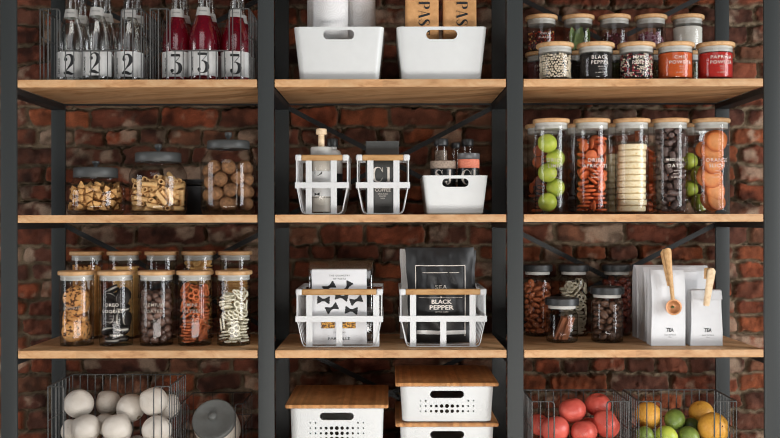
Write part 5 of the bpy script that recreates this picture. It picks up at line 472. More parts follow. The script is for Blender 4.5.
PD={}
for blk in PILES.split(';'):
    k,v=blk.split(':'); PD[k]=[[int(x) for x in e.split(',')] for e in v.split()]
def pile(key, me, name, label, cat, group, base, rotz=0, zmax=9, zmin=-1, sel=None):
    c,s=math.cos(rotz),math.sin(rotz); n=0
    for i,e in enumerate(PD[key]):
        x,y,z=[q/10000 for q in e[:3]]
        if z>zmax or z<zmin or (sel and not sel(i,x,y,z)): continue
        o=bpy.data.objects.new(name,me); COL.objects.link(o)
        o.rotation_mode='QUATERNION'; q=Quaternion([w/200 for w in e[3:]]).normalized()
        o.rotation_quaternion=Quaternion((0,0,1),rotz)@q
        o.location=(base[0]+x*c-y*s,base[1]+x*s+y*c,base[2]+z)
        if key=='crouton': o.scale=(R.uniform(.7,1.08),R.uniform(.72,1.1),R.uniform(.65,1.1))
        tag(o,label,cat,group); n+=1
    return n
# piece shapes
def me_penne():
    mb=MB(); n=12; L=.0205; r0,r1=.0064,.0046
    rings=[]
    for r,rev in((r0,0),(r1,1)):
        rr=[]
        for x in(-L,L):
            rr.append([(x+.75*r*math.sin(2*PI*k/n)*.6,r*math.sin(2*PI*k/n),r*math.cos(2*PI*k/n)) for k in range(n)])
        rings.append(rr)
    mb.loft([rings[0][0],rings[0][1],rings[1][1],rings[1][0],rings[0][0]],cap0=False,cap1=False)
    return mb.mesh('penne',MT['penne'],smooth=50)
def me_walnut():
    def fn(v):
        a=math.atan2(v.y,v.x); rid=1+.05*math.exp(-(math.sin(a)/.16)**2)
        w=1+.035*math.sin(9*a+3*math.sin(v.z*260))*math.cos(v.z*180)
        return tuple(v*rid*w*.95)
    return MB().ell(.0205,.0188,.0188,24,14,fn=fn).mesh('walnut',MT['walnut'],smooth=60)
def me_cookie():
    mb=MB(); rr=random.Random(3)
    mb.lathe([(.012,-.0058),(.0255,-.0058),(.0285,-.002),(.0272,.0025),(.022,.0052),(.010,.006)],28)
    return mb.mesh('cookie',MT['cookie'],smooth=60)
def me_sandwich():
    mb=MB(); R0=.0193
    for s in(-1,1):
        pr=[(.010,s*.0066),(R0-.0012,s*.0066),(R0,s*.0056),(R0,s*.0032),(R0-.002,s*.0026)]
        mb.lathe(pr if s<0 else pr[::-1],24,0)
    mb.lathe([(R0-.0028,-.0027),(R0-.0022,0),(R0-.0028,.0027)],24,1)
    return mb.mesh('sandwich_cookie',[MT['wafer'],MT['creme']],smooth=40)
def me_coated(): return MB().ell(.0128,.0093,.0086,14,9,fn=lambda v:(v.x,v.y*(1-.18*v.x/.0128),v.z*(1-.12*v.x/.0128))).mesh('coated_almond',MT['coated'],smooth=80)
def me_pretzel(mat):
    mb=MB()
    for k in range(3):
        a=2*PI*k/3+PI/2; cx,cy=.0082*math.cos(a),.0082*math.sin(a)
        mb.tube([(cx+.0076*math.cos(2*PI*j/12),cy+.0076*math.sin(2*PI*j/12),0) for j in range(12)],.0024,6,closed=True)
    return mb.mesh('pretzel',mat,smooth=80)
def me_apricot():
    def fn(v): return (v.x*(1+.06*math.sin(3*math.atan2(v.y,v.x))),v.y,v.z-.002*math.exp(-(v.x**2+v.y**2)/.00006)*(1 if v.z>0 else 0))
    return MB().ell(.0152,.0150,.0048,18,9,fn=fn).mesh('apricot',MT['apricot'],smooth=80)
def me_date():
    mb=MB(); L=.0128
    mb.lathe([(.003,-L),(.0066,-L+.0012),(.0078,-L+.005),(.0080,0),(.0077,L-.005),(.0064,L-.0012),(.003,L)],12,M=Matrix.Rotation(PI/2,4,'Y'))
    return mb.mesh('date',MT['date'],smooth=50)
def me_almond():
    def fn(v):
        t=(v.x/.0135+1)/2; w=.55+.62*math.sin(PI*min(1,t*.72+.14)) if t<.99 else .3
        return (v.x,v.y*min(1.0,1.12-.45*t),v.z*(1.05-.35*t))
    return MB().ell(.0134,.0092,.0072,14,10,fn=fn).mesh('almond',MT['almond'],smooth=80)
def me_pecan():
    def fn(v):
        g=1-.30*math.exp(-(v.y/.0018)**2) if v.z>0 else 1
        return (v.x,v.y*(1+.05*math.sin(v.x*900)),v.z*g)
    return MB().ell(.0134,.0098,.0076,18,11,fn=fn).mesh('pecan',MT['pecan'],smooth=60)
def me_crouton():
    vs=[(.011,-.006,-.006),(-.011,-.006,-.006),(0,.011,-.006),(.006,-.003,.006),(-.006,-.003,.006),(0,.006,.006)]
    return MB().add([tuple(c*1.2 for c in v) for v in vs],[(0,2,1),(3,4,5),(0,1,4,3),(1,2,5,4),(2,0,3,5)]).mesh('crisp',MT['crouton'],smooth=75,bevel=.0035,seg=3)
PM=dict(penne=me_penne(),walnut=me_walnut(),cookie=me_cookie(),sandwich=me_sandwich(),coated=me_coated(),pretzel=me_pretzel(MT['pretzel']),wpretzel=me_pretzel(MT['white_pretzel']),apricot=me_apricot(),date=me_date(),almond=me_almond(),pecan=me_pecan(),crouton=me_crouton())
PM['berry']=MB().ell(.0128,.0098,.0086,10,7).mesh('berry',MT['berry'],smooth=80)
PM['chip']=MB().ell(.0150,.0148,.0030,16,7).mesh('chip',MT['cracker'],smooth=80)

# ------------------------------------------------------------------ jars
ID0=Matrix.Identity(4)
def jar(label, cx, y, z, h, r, lidr, lidh=.0105, sealh=.014, lines=None, style='bamboo', group=None, turn=None, name='glass_jar', ink='lettering'):
    """straight glass jar with a pale wood lid; lines = [(text, height above base, letter height, width or None)]"""
    t=thing(name,label,'jar',(cx,y,z),group=group)
    zb=h-lidh-sealh*.35
    if style=='bamboo':
        prof=[(r-.010,.0015),(r-.004,.0022),(r-.001,.005),(r,.010),(r,zb-.006),(r-.0008,zb)]
        MB().lathe(prof,40,cap0=True,cap1=False).build('glass_body',MT['glass'],t,smooth=60)
        MB().lathe([(r-.001,.0004),(r-.0002,.0016),(r,.0035),(r-.003,.0038)],40,cap0=True,cap1=True).build('glass_base',MT['glass'],t,smooth=60)
        l=MB().lathe([(lidr-.0015,h-lidh),(lidr,h-lidh+.0015),(lidr,h-.0018),(lidr-.0018,h)],48).build('wooden_lid',MT['bamboo'],t,smooth=50)
        MB().lathe([(r-.0022,h-lidh-sealh),(r-.0016,h-lidh-sealh+.002),(r-.0016,h-lidh-sealh*.55),(r-.0028,h-lidh-sealh*.5),(r-.0016,h-lidh-sealh*.4),(r-.0016,h-lidh)],40).build('seal_ring',MT['seal'],l,smooth=40)
    else:
        sh=h-lidh-sealh-.012
        MB().lathe([(r-.012,.002),(r-.004,.003),(r-.0008,.007),(r,.012),(r,sh-.004),(r-.0015,sh),(r-.006,sh+.005),(r-.007,h-lidh-.001)],40,cap0=True,cap1=False).build('glass_body',MT['glass'],t,smooth=60)
        MB().lathe([(r-.006,.0004),(r-.001,.003),(r-.0005,.006),(r-.004,.0065)],40).build('glass_base',MT['glass'],t,smooth=60)
        l=MB().lathe([(lidr-.001,h-lidh),(lidr,h-lidh+.001),(lidr,h-.0022),(lidr-.0022,h)],48).build('black_lid',MT['black_lid'],t,smooth=40)
        MB().lathe([(r-.0062,h-lidh-sealh),(r-.0055,h-lidh-sealh+.001),(r-.0055,h-lidh)],40).build('seal_ring',MT['seal'],l,smooth=40)
    if lines:
        mb=MB(); fn=cyl(r+.0005,turn if turn is not None else math.atan2(-cx,2.4+y)*.0+.06)
        for L in lines:
            write(mb,L[0],fn,0,L[1],h=L[2],w=L[3] if len(L)>3 else None,space=1.2,bold=.006)
        mb.build('lettering',MT[ink],t,smooth=0)
    return t
def fill(name,label,cat,mat,cx,y,z0,r,z1,bump=.002,seed=1):
    """loose powder: a heap with an uneven top"""
    rr=random.Random(seed); mb=MB(); prof=[(r,z0),(r,z1)]
    n=40; rings=[[(r*math.cos(2*PI*k/n),r*math.sin(2*PI*k/n),z) for k in range(n)] for z in(z0,z1)]
    for f in(.8,.5,.2): rings.append([(f*r*math.cos(2*PI*k/n),f*r*math.sin(2*PI*k/n),z1+rr.uniform(-bump,bump)) for k in range(n)])
    mb.loft(rings); o=mb.build(name,mat,None,(cx,y,0),smooth=50)
    return tag(o,label,cat,kind='stuff')
def grains(name,label,cat,mats,weights,cx,y,z0,r,z1,s,flat_=1,seed=1,fillmat=None,jit=.4):
    """a heap of tiny pieces lying against the glass and on top"""
    rr=random.Random(seed); mb=MB(); ico=bmesh.new(); bmesh.ops.create_icosphere(ico,subdivisions=1,radius=1)
    iv=[tuple(v.co) for v in ico.verts]; jf=[tuple(v.index for v in f.verts) for f in ico.faces]; ico.free()
    pos=[]
    rowh=s*1.75; nz=max(1,int((z1-z0)/rowh))
    for i in range(nz):
        n=int(2*PI*(r-s)/(2*s))
        for k in range(n):
            a=2*PI*(k+.5*(i%2)+rr.uniform(-jit,jit)*.5)/n; q=r-s*(1.05+rr.random()*jit*1.6)
            pos.append((q*math.cos(a),q*math.sin(a),z0+s+i*rowh+rr.uniform(-jit,jit)*s))
    k=int((r/s)**2*.8)
    for i in range(k):
        a=rr.random()*2*PI; q=(r-s)*math.sqrt(rr.random()); pos.append((q*math.cos(a),q*math.sin(a),z1+rr.uniform(-s,s)*.8))
    for p in pos:
        mi=rr.choices(range(len(mats)),weights)[0]
        E=Euler((rr.random()*6,rr.random()*6,rr.random()*6)).to_matrix().to_4x4()
        sc=s*rr.uniform(.85,1.05)
        Mx=Matrix.Translation(p)@E@Matrix.Diagonal((sc,sc*(1 if flat_==1 else .8),sc*flat_,1))
        mb.add(iv,jf,mi,Mx)
    mm=[MT[m] for m in mats]
    if fillmat: mm.append(MT[fillmat]); mb.lathe([(r-s*2.2,z0),(r-s*2.2,z1-s)],24,len(mm)-1)
    o=mb.build(name,mm,None,(cx,y,0),smooth=80)
    return tag(o,label,cat,kind='stuff')

# ---- upper right shelf: spice jars
YS=2.455-D; RJ=.0432
def small_lines(a,b,z=S1):
    return [(a,.0565,.0090),(b,.0435,.0090),('whole',.0330,.0032),('SPICE',.0260,.0022),('no additives',.0180,.0030)]
sx=[.423,.5268,.6306,.7301,.8329]
stx=[None,('BLACK','PEPPER'),('MIXED','PEPPER'),('CHILI','POWDER'),('PAPRIKA','POWDER')]
sdesc=['of white peppercorns','of black peppercorns lettered black pepper','of mixed red, black and white peppercorns','of orange powder lettered chili powder','of red powder lettered paprika powder']
for i,x in enumerate(sx):
    ls=small_lines(*stx[i]) if stx[i] else None
    jar('bamboo lidded spice jar '+sdesc[i]+', front row',x,YS,S1,.096,RJ,.0482,lines=ls)
b=S1+.0065; RI=.0416
grains('white_peppercorns','heap of white peppercorns in the front spice jar beside the steel post','spice',['pep_white'],[1],sx[0],YS,b,RI,S1+.064,.0034,seed=1,fillmat='pep_black')  # black core paints shade into the gaps between the white grains
grains('black_peppercorns','heap of black peppercorns in the jar lettered black pepper','spice',['pep_black'],[1],sx[1],YS,b,RI,S1+.067,.0025,seed=2,fillmat='pep_black')
grains('mixed_peppercorns','heap of red, white and black peppercorns in a front spice jar','spice',['pep_white','pep_black','pep_red'],[.34,.36,.3],sx[2],YS,b,RI,S1+.065,.0026,seed=3,fillmat='pep_black')
fill('chili_powder','orange chili powder filling a front spice jar','spice',MT['chili_powder'],sx[3],YS,b,RI,S1+.069,seed=4)
fill('paprika_powder','deep red paprika powder filling the rightmost spice jar','spice',MT['paprika_powder'],sx[4],YS,b,RI,S1+.069,seed=5)
YB=2.60-D; bx=[.411,.5105,.6086,.7069,.807]
low=['of dark red brown powder, lower row beside the post','of dark loose tea, lower back jar behind the white and black pepper','of dried green herb, lower back jar behind black and mixed pepper','of brown seeds, lower back jar behind mixed pepper and chili','of grey brown seeds, lower back jar behind chili and paprika']
up=['of red chili flakes','of green bay leaves','of dark dried petals','of pale purple dried shallot','of white salt']
RB=.0392
for i,x in enumerate(bx):
    jar('bamboo lidded jar '+low[i],x,YB,S1,.0985,RB,.0438,lines=[('CINNAMON',.058,.0062),('POWDER',.047,.0062)] if i==0 else None)
    jar('small bamboo lidded jar '+up[i]+', stacked on another jar',x,YB,S1+.0988,.0985,RB,.0438,lines=[('CHILI',.046,.006),('FLAKES',.036,.006)] if i==0 else None)
RBI=RB-.0017
fill('cinnamon_powder','dark red brown powder in the lower back jar beside the steel post','spice',MT['cinnamon_powder'],bx[0],YB,b,RBI,S1+.070,seed=6)
fill('loose_tea','dark loose tea in the lower back spice jar','tea',MT['dark_tea'],bx[1],YB,b,RBI,S1+.066,seed=7)
fill('dried_herb','dried green herb in the lower back spice jar','herb',MT['herb'],bx[2],YB,b,RBI,S1+.066,seed=8)
grains('brown_seeds','brown seeds in the lower back jar between mixed pepper and chili','seed',['seed'],[1],bx[3],YB,b,RBI,S1+.066,.004,seed=9,fillmat='herb')
grains('grey_seeds','grey brown seeds in the lower back jar between chili and paprika','seed',['seed','herb'],[.6,.4],bx[4],YB,b,RBI,S1+.064,.0028,seed=10,fillmat='herb')
u=S1+.0988+.0068
grains('chili_flakes','red and yellow chili flakes in the leftmost stacked jar','spice',['flake_red','flake_dark','flake_yellow'],[.4,.45,.15],bx[0],YB,u,RBI,S1+.0988+.052,.0036,.35,11,'flake_dark')
grains('dried_petals','dark red dried petals in the middle stacked jar','spice',['petal','flake_dark','petal_pale'],[.35,.5,.15],bx[2],YB,u,RBI,S1+.0988+.046,.0042,.35,12,'flake_dark')
grains('dried_shallot','pale purple dried shallot pieces in a stacked jar','spice',['petal_pale','petal'],[.75,.25],bx[3],YB,u,RBI,S1+.0988+.048,.0048,.4,13,'petal_pale')
fill('white_salt','white salt filling the rightmost stacked jar','salt',MT['salt'],bx[4],YB,u,RBI,S1+.0988+.066,seed=14)
# bay leaves
def me_leaf():
    mb=MB(); rows=9; vs=[];fs=[]
    for i in range(rows):
        t=i/(rows-1); w=.0125*math.sin(PI*min(1,.04+t*.94))**.8; z=t*.062
        for s in(-1,-.5,0,.5,1): vs.append((w*s,-.004*abs(s)*(1-t*.5)+.006*t*t,z))
    for i in range(rows-1):
        for k in range(4): fs.append((i*5+k,i*5+k+1,i*5+6+k,i*5+5+k))
    return mb.add(vs,fs).mesh('bay_leaf',MT['leaf'],smooth=80)
ML=me_leaf(); rl=random.Random(8)
for k,(dx,dy,rz,tx,ty) in enumerate([(-.016,-.012,.5,.10,-.10),(-.006,-.022,-.5,.02,.16),(.016,-.018,.9,.10,.20),(.004,-.006,1.2,.2,-.25),(-.014,.008,2.4,.1,-.2),(.012,.014,-1.9,.1,.2),(.020,-.006,-.9,-.02,.05),(-.020,-.014,1.1,.02,.12)]):
    o=put('bay_leaf',ML,None,(bx[1]+dx,YB+dy,u-.001),(tx,ty,rz)); tag(o,'dried green bay leaf standing in the second stacked jar','leaf','bay leaves in the stacked jar')

# ---- middle right shelf: tall jars
YT=2.52-D; YTB=2.66-D; tx=[.4237,.530,.635,.7363,.8434]; HT=.249
def tall_lines(a,b): return [(a,.1400,.0094),(b,.1255,.0094),('organic',.1120,.0034),('NATURAL',.1045,.0024),('no additives',.0960,.0032)]
td=[('five whole green limes','DRIED','LIMES'),('orange dried apricots','DRIED','APRICOTS'),('a straight stack of pale rice cakes',None,None),('dark dates lettered medjool dates','MEDJOOL','DATES'),('orange slices lettered orange slices','ORANGE','SLICES')]
tb=['orange dried fruit, mostly behind the lime jar','dark dates behind the lime and apricot jars','pale rice cakes behind the apricot and rice cake jars','dried apricots behind the rice cake and date jars','green limes behind the date and orange slice jars']
for i,x in enumerate(tx):
    jar('tall bamboo lidded glass jar of '+td[i][0]+', front row',x,YT,S2,HT,RJ,.0482,sealh=.016,lines=tall_lines(td[i][1],td[i][2]) if td[i][1] else None,name='tall_glass_jar',ink='faint' if i==0 else 'lettering')
    jar('tall bamboo lidded jar of '+tb[i],x,YTB,S2,HT,RJ,.0482,sealh=.016,name='tall_glass_jar')
bz=S2+.0068
def me_lime(mat):
    def fn(v):
        t=v.z/.0250; return (v.x,v.y,v.z+(.0018*max(0,(t-.9)/.1) if t>0 else -.0012*max(0,(-t-.9)/.1)))
    return MB().ell(.0248,.0248,.0250,20,16,fn=fn).mesh('lime',mat,smooth=80)
MLIME=me_lime(MT['lime']); MLIMED=me_lime(MT['lime_dark'])
pos=['topmost lime in the tall front jar','second lime from the top in the tall front jar','middle lime of the five in the tall front jar','fourth lime from the top in the tall front jar','bottom lime in the tall front jar']
pts=[((-.0120,-.0108),(.0125,.0102))[k%2]+(.0320+.0385*k,) for k in range(5)]
for k,(a,c,zq) in enumerate(pts):
    o=put('lime',MLIME,None,(tx[0]+a,YT+c,S2+zq),(R.uniform(.9,1.9),R.uniform(-.5,.5),R.uniform(0,6))); tag(o,pos[4-k],'lime','limes in the tall front jar')
for k,(a,c,zq) in enumerate(pts[:4]):
    o=put('lime',MLIME,None,(tx[4]-a,YTB+c,S2+zq),(1.2,R.uniform(-.5,.5),R.uniform(0,6))); tag(o,'green lime in the back jar between the date and orange slice jars','lime','limes in the tall back jar')
pile('apricot',PM['apricot'],'dried_apricot','orange dried apricot in the tall front jar beside the lime jar','dried fruit','dried apricots in the front jar',(tx[1],YT,bz),0,.192)
pile('apricot',PM['apricot'],'dried_apricot','dried apricot in the back jar behind rice cakes and dates','dried fruit','dried apricots in the back jar',(tx[3],YTB,bz),2.1,.17,sel=lambda i,x,y,z:i%2==0)
pile('apricot',PM['apricot'],'dried_fruit_slice','dried orange fruit piece in the back jar behind the limes','dried fruit','dried fruit behind the lime jar',(tx[0],YTB,bz),4.1,.185,sel=lambda i,x,y,z:i%2==0)
pile('date',PM['date'],'date','dark wrinkled date in the front jar lettered medjool dates','date','dates in the front jar',(tx[3],YT,bz),.6,.217)
pile('date',PM['date'],'date','dark date in the back jar between limes and apricots','date','dates in the back jar',(tx[1],YTB,bz),2.6,.15,sel=lambda i,x,y,z:i%2==0)
MC=MB().lathe([(.032,0),(.0362,.0016),(.0366,.004),(.0366,.0116),(.0362,.014),(.032,.0156)],40).mesh('rice_cake',MT['rice'],smooth=40)
ords=['bottom','second from the bottom','third from the bottom','fourth from the bottom','fifth from the bottom','sixth from the bottom','fifth from the top','fourth from the top','third from the top','second from the top','top']
for k in range(11):
    for (x,y,w,nm) in((tx[2],YT,'front','rice_cake'),(tx[2],YTB,'back','rice_cake')):
        if w=='back' and k>9: continue
        o=put('rice_cake',MC,None,(x+R.uniform(-.0018,.0018),y+R.uniform(-.0015,.0015),S2+.0066+k*.0161),(0,0,R.uniform(0,6)))
        if w=='front': tag(o,'pale puffed rice cake, '+ords[k]+' of the front stack','rice cake','rice cakes in the front jar')
        else: tag(o,'pale rice cake stacked in the tall back jar','rice cake','rice cakes in the back jar')
# orange slices leaning one over another
MS=MB().lathe([(.010,-.0022),(.0245,-.0022),(.0268,-.001),(.0268,.001),(.0245,.0022),(.010,.0022)],32).mesh('orange_slice',MT['orange_slice'],smooth=50)
k=0
for zrow,(xb,n) in zip((.030,.060,.092,.124,.156,.186),((.004,5),(.010,6),(-.004,6),(.006,6),(-.008,5),(.008,3))):
    for j in range(n):
        yy=-.024+.0085*j+(.0035 if k%2 else 0)
        lim=max(0,math.sqrt(max(0,.0405**2-yy*yy))-.0272)
        xx=max(-lim,min(lim,xb+R.uniform(-.009,.009)))
        o=put('orange_slice',MS,None,(tx[4]+xx,YT+yy,S2+.004+zrow+R.uniform(-.004,.004)+.0015*j),(PI/2-.2+R.uniform(-.16,.10),0,R.uniform(-.32,.32)))
        tag(o,'thin dried orange slice in the jar lettered orange slices','orange slice','orange slices in the tall jar'); k+=1

# ---- lower left shelf: bamboo lidded jars
YL=2.517-D; lx=[-.821,-.7184,-.6125,-.512,-.410]; YLB=2.66-D; lbx=[-.840,-.737,-.633,-.531,-.429]
def mid_lines(a,b): return [(a,.1075,.0084),(b,.0910,.0084),('crunchy',.079,.0032),('SWEET',.0715,.0022),('no additives',.064,.003)]
ld=[('round chocolate chip cookies',None),('black sandwich cookies under white lettering',('OREO','COOKIES')),('brown coated almonds',('PREMIUM','COATED')),('orange brown baked pretzels',('MINI','PRETZELS')),('white coated pretzels',None)]
for i,x in enumerate(lx):
    jar('bamboo lidded glass jar of '+ld[i][0]+', lower left front row',x,YL,S3,.194,RJ,.0484,lines=mid_lines(*ld[i][1]) if ld[i][1] else [('COOKIES',.100,.0076)] if i==0 else None,turn=.02,ink='lettering' if i==1 else 'faint')
lbd=['thin bread sticks behind the cookie jar','square crackers behind the sandwich cookie jar','nothing visible near its top, behind the coated almond jar','pale chips behind the baked pretzel jar','round crackers behind the white pretzel jar']
for i,x in enumerate(lbx):
    jar('taller bamboo lidded jar with '+lbd[i],x,YLB,S3,.240,RJ-.0015,.0470,name='tall_glass_jar')
b3=S3+.0068
for (dx,dy,dz,nx,ny,nz) in ((-.006,-.0215,.0335,-.05,-1,.12),(-.004,-.013,.0335,-.05,-1,.10),(.0215,.002,.0345,.96,-.28,.10),(-.002,.0085,.0320,.1,1,.1),(-.0295,.004,.064,-.97,-.1,.05),(.002,-.006,.0705,.22,-.18,.95),(.003,-.003,.0835,-.25,-.10,.95),(.001,-.006,.0960,.06,-.42,.9),(-.005,-.0165,.1225,-.12,-.93,.36),(-.002,-.003,.1265,-.10,-.93,.36),(.0190,.004,.1130,.97,-.15,.12),(.0135,.014,.121,.80,.2,.5)):
    o=put('cookie',PM['cookie'],None,(lx[0]+dx,YL+dy,b3+dz-.003)); o.rotation_mode='QUATERNION'; o.rotation_quaternion=Vector((nx,ny,nz)).to_track_quat('Z','Y'); tag(o,'round chocolate chip cookie in the leftmost front jar','cookie','chocolate chip cookies in a jar')
pile('sandwich',PM['sandwich'],'sandwich_cookie','black sandwich cookie with white filling in its jar','cookie','sandwich cookies in a jar',(lx[1],YL,b3),1.2,.15)
pile('coated',PM['coated'],'coated_almond','brown coated almond in the middle front jar','nut','coated almonds in a jar',(lx[2],YL,b3),0,.130)
pile('pretzel',PM['pretzel'],'pretzel','small orange brown baked pretzel with three holes','pretzel','baked pretzels in a jar',(lx[3],YL,b3),0,.146)
pile('pretzel',PM['wpretzel'],'white_pretzel','white coated pretzel with three holes in the front bamboo lidded jar','pretzel','white pretzels in the bamboo lidded jar',(lx[4],YL,b3),2.2,.132)
# back row contents
mst=MB().tube([(0,0,0),(0,0,.196)],.0031,8).mesh('bread_stick',MT['stick'],smooth=60)
cells=[(dx*.0068,dy*.0068) for dx in range(-5,6) for dy in range(-5,6) if math.hypot(dx,dy)<5.3 and (dy<-1 or dx<-3 or dx>3) and (dx+2*dy)%5!=0]
for dx,dy in cells:
    o=put('bread_stick',mst,None,(lbx[0]+dx,YLB+dy,b3+R.uniform(0,.002)-.0),(R.uniform(-.006,.006),R.uniform(-.006,.006),0)); o.scale=(1,1,R.uniform(.93,1.0)); tag(o,'thin golden bread stick standing in the tall back jar','bread stick','bread sticks in the back jar')
mcr=MB().box(-.029,.029,-.026,.026,0,.006).mesh('cracker',MT['cracker'],bevel=.0012)
for k in range(30):
    o=put('square_cracker',mcr,None,(lbx[1]+R.uniform(-.0015,.0015)+.004,YLB+R.uniform(-.001,.001),b3+k*.0064),(0,0,R.uniform(-.03,.03))); tag(o,'square golden cracker stacked in the tall back jar','cracker','square crackers in the back jar')
pile('apricot',PM['chip'],'chip','pale round chip in the back jar behind the baked pretzels','chip','chips in the back jar',(lbx[3],YLB,b3),1.0,.205,.02,sel=lambda i,x,y,z:math.hypot(x,y)<.0253 or i%2==0)
mrc=MB().lathe([(.030,0),(.0325,.002),(.0325,.005),(.030,.007)],28).mesh('round_cracker',MT['cracker'],smooth=40)
for k in range(25):
    o=put('round_cracker',mrc,None,(lbx[4]+R.uniform(-.003,.003),YLB+R.uniform(-.003,.003),b3+k*.0074),(0,0,R.uniform(0,6))); tag(o,'round golden cracker stacked in the rightmost back jar','cracker','round crackers in the back jar')

# ---- lower right shelf: black lidded jars
YK=2.70-D; YKF=2.56-D
kj=[('brown almonds beside the steel post',.4143,YK,.200,.0402,.0420),('white coated pretzels, back of lower right shelf',.516,YK,.200,.0402,.0420),('dark dried berries beside the white paper bags',.637,YK,.200,.0402,.0420),('cinnamon sticks, smallest of the black lidded jars',.458,YKF,.118,.0420,.0448),('dark pecan halves, at the front',.5787,YKF,.147,.0420,.0448)]
for a,x,y,h,r,lr in kj:
    jar('black lidded glass jar of '+a,x,y,S3,h,r,lr,lidh=.0195,sealh=.009,style='black',name='black_lidded_jar')
pile('almond',PM['almond'],'almond','brown almond in the black lidded jar beside the post','almond','almonds in a black lidded jar',(kj[0][1],YK,S3+.007),0,.147)
pile('pretzel',PM['wpretzel'],'white_pretzel','white coated pretzel in the black lidded jar','pretzel','white pretzels in the black lidded jar',(kj[1][1],YK,S3+.007),1.0,.135,sel=lambda i,x,y,z:math.hypot(x,y)<.0205)
pile('pretzel',PM['wpretzel'],'white_pretzel','white coated pretzel in the black lidded jar','pretzel','white pretzels in the black lidded jar',(kj[1][1]+.0,YK,S3+.007),1.0,.14,sel=lambda i,x,y,z:math.hypot(x,y)>=.0205)
pile('coated',PM['berry'],'dried_berry','dark red brown dried berry in the back black lidded jar','dried fruit','dried berries in a black lidded jar',(kj[2][1],YK,S3+.007),0,.150)
pile('pecan',PM['pecan'],'pecan_half','dark brown pecan half in the front black lidded jar','nut','pecan halves in a jar',(kj[4][1],YKF,S3+.007),0,.102)
def me_cinn():
    mb=MB(); L=.062
    for s in(-1,1):
        sp=[(s*.0022+(.0008+.0032*k/13)*math.cos(s*k*.62),(.0008+.0032*k/13)*math.sin(s*k*.62)) for k in range(14)]
        ring0=[(x,y,0) for x,y in sp]; ring1=[(x,y,L) for x,y in sp]
        vs=ring0+ring1; mb.add(vs,[(k,k+1,15+k,14+k) for k in range(13)])
    return mb.mesh('cinnamon_stick',MT['cinnamon'],smooth=50)
MCI=me_cinn()
for k,(dx,dy,ax,ay) in enumerate([(-.022,-.020,.02,.42),(-.012,-.024,-.03,.40),(-.003,-.025,.02,.36),(.006,-.022,.0,.33),(-.020,-.004,-.02,.38),(-.008,-.006,.06,.34),(.004,-.004,.02,.3),(-.016,.012,0,.36),(0,.014,0,.3)]):
    o=put('cinnamon_stick',MCI,None,(kj[3][1]+dx,YKF+dy,S3+.009),(ax,ay,R.uniform(-.2,.2))); tag(o,'brown cinnamon stick leaning in the smallest black lidded jar','cinnamon stick','cinnamon sticks in a jar')

# ---- middle left shelf: three round glass jars with grey knobbed lids
YC=2.52-D
def cookie_jar(label,cx,r,sh,lid0,lid1,knob,lidr):
    t=thing('round_glass_jar',label,'jar',(cx,YC,S2))
    prof=[(r*.75,.0015),(r*.9,.004),(r*.985,.014),(r,.028),(r,sh),(r*.975,sh+.012),(lidr*1.06,lid0-.010),(lidr*.97,lid0-.004),(lidr*.97,lid0+.001)]
    MB().lathe(prof,48,cap1=False).build('glass_body',MT['glass'],t,smooth=70)
    MB().lathe([(r*.8,.0004),(r*.92,.004),(r*.96,.010),(r*.86,.009)],48).build('glass_base',MT['glass'],t,smooth=60)
    l=MB().lathe([(lidr-.001,lid0),(lidr,lid0+.001),(lidr,lid1-.003),(lidr-.003,lid1),(lidr*.5,lid1+.001),(.004,lid1+.0012)],48).build('grey_lid',MT['dark_lid'],t,smooth=45)
    MB().lathe([(.0048,lid1+.0008),(.0045,lid1+.006),(.0085,lid1+.011),(.0100,knob-.004),(.0085,knob),(.003,knob+.0006)],24).build('knob',MT['dark_lid'],l,smooth=60)
cookie_jar('squat round glass jar with grey lid full of golden crisps',-.772,.0755,.060,.0980,.1245,.1420,.0568)
cookie_jar('round glass jar with grey lid half full of penne pasta',-.608,.0750,.098,.1385,.1635,.1860,.0595)
cookie_jar('tallest round glass jar with grey lid holding walnuts, beside the post',-.424,.0722,.132,.1725,.1945,.2170,.0552)
pile('crouton',PM['crouton'],'toasted_crisp','small three sided toasted crisp in the squat round jar','crisp','toasted crisps in the squat jar',(-.772,YC,S2+.011),0,.075)
pile('penne',PM['penne'],'penne_tube','pale penne pasta tube in the round glass jar','pasta','penne in the round jar',(-.608,YC,S2+.011),.5,.094)
pile('walnut',PM['walnut'],'walnut','whole brown walnut in the tall round glass jar','walnut','walnuts in the round jar',(-.424,YC,S2+.011),.2,.122)
t=thing('black_tin','black tin partly hidden between the penne jar and the walnut jar','tin',(X(195,2.68),2.69-D,S2))
MB().box(-.032,.032,-.028,.028,.0005,.082).build('tin_body',MT['tin'],t,bevel=.003)
MB().box(-.034,.034,-.030,.030,.083,.100).build('tin_lid',MT['tin'],t,bevel=.003)

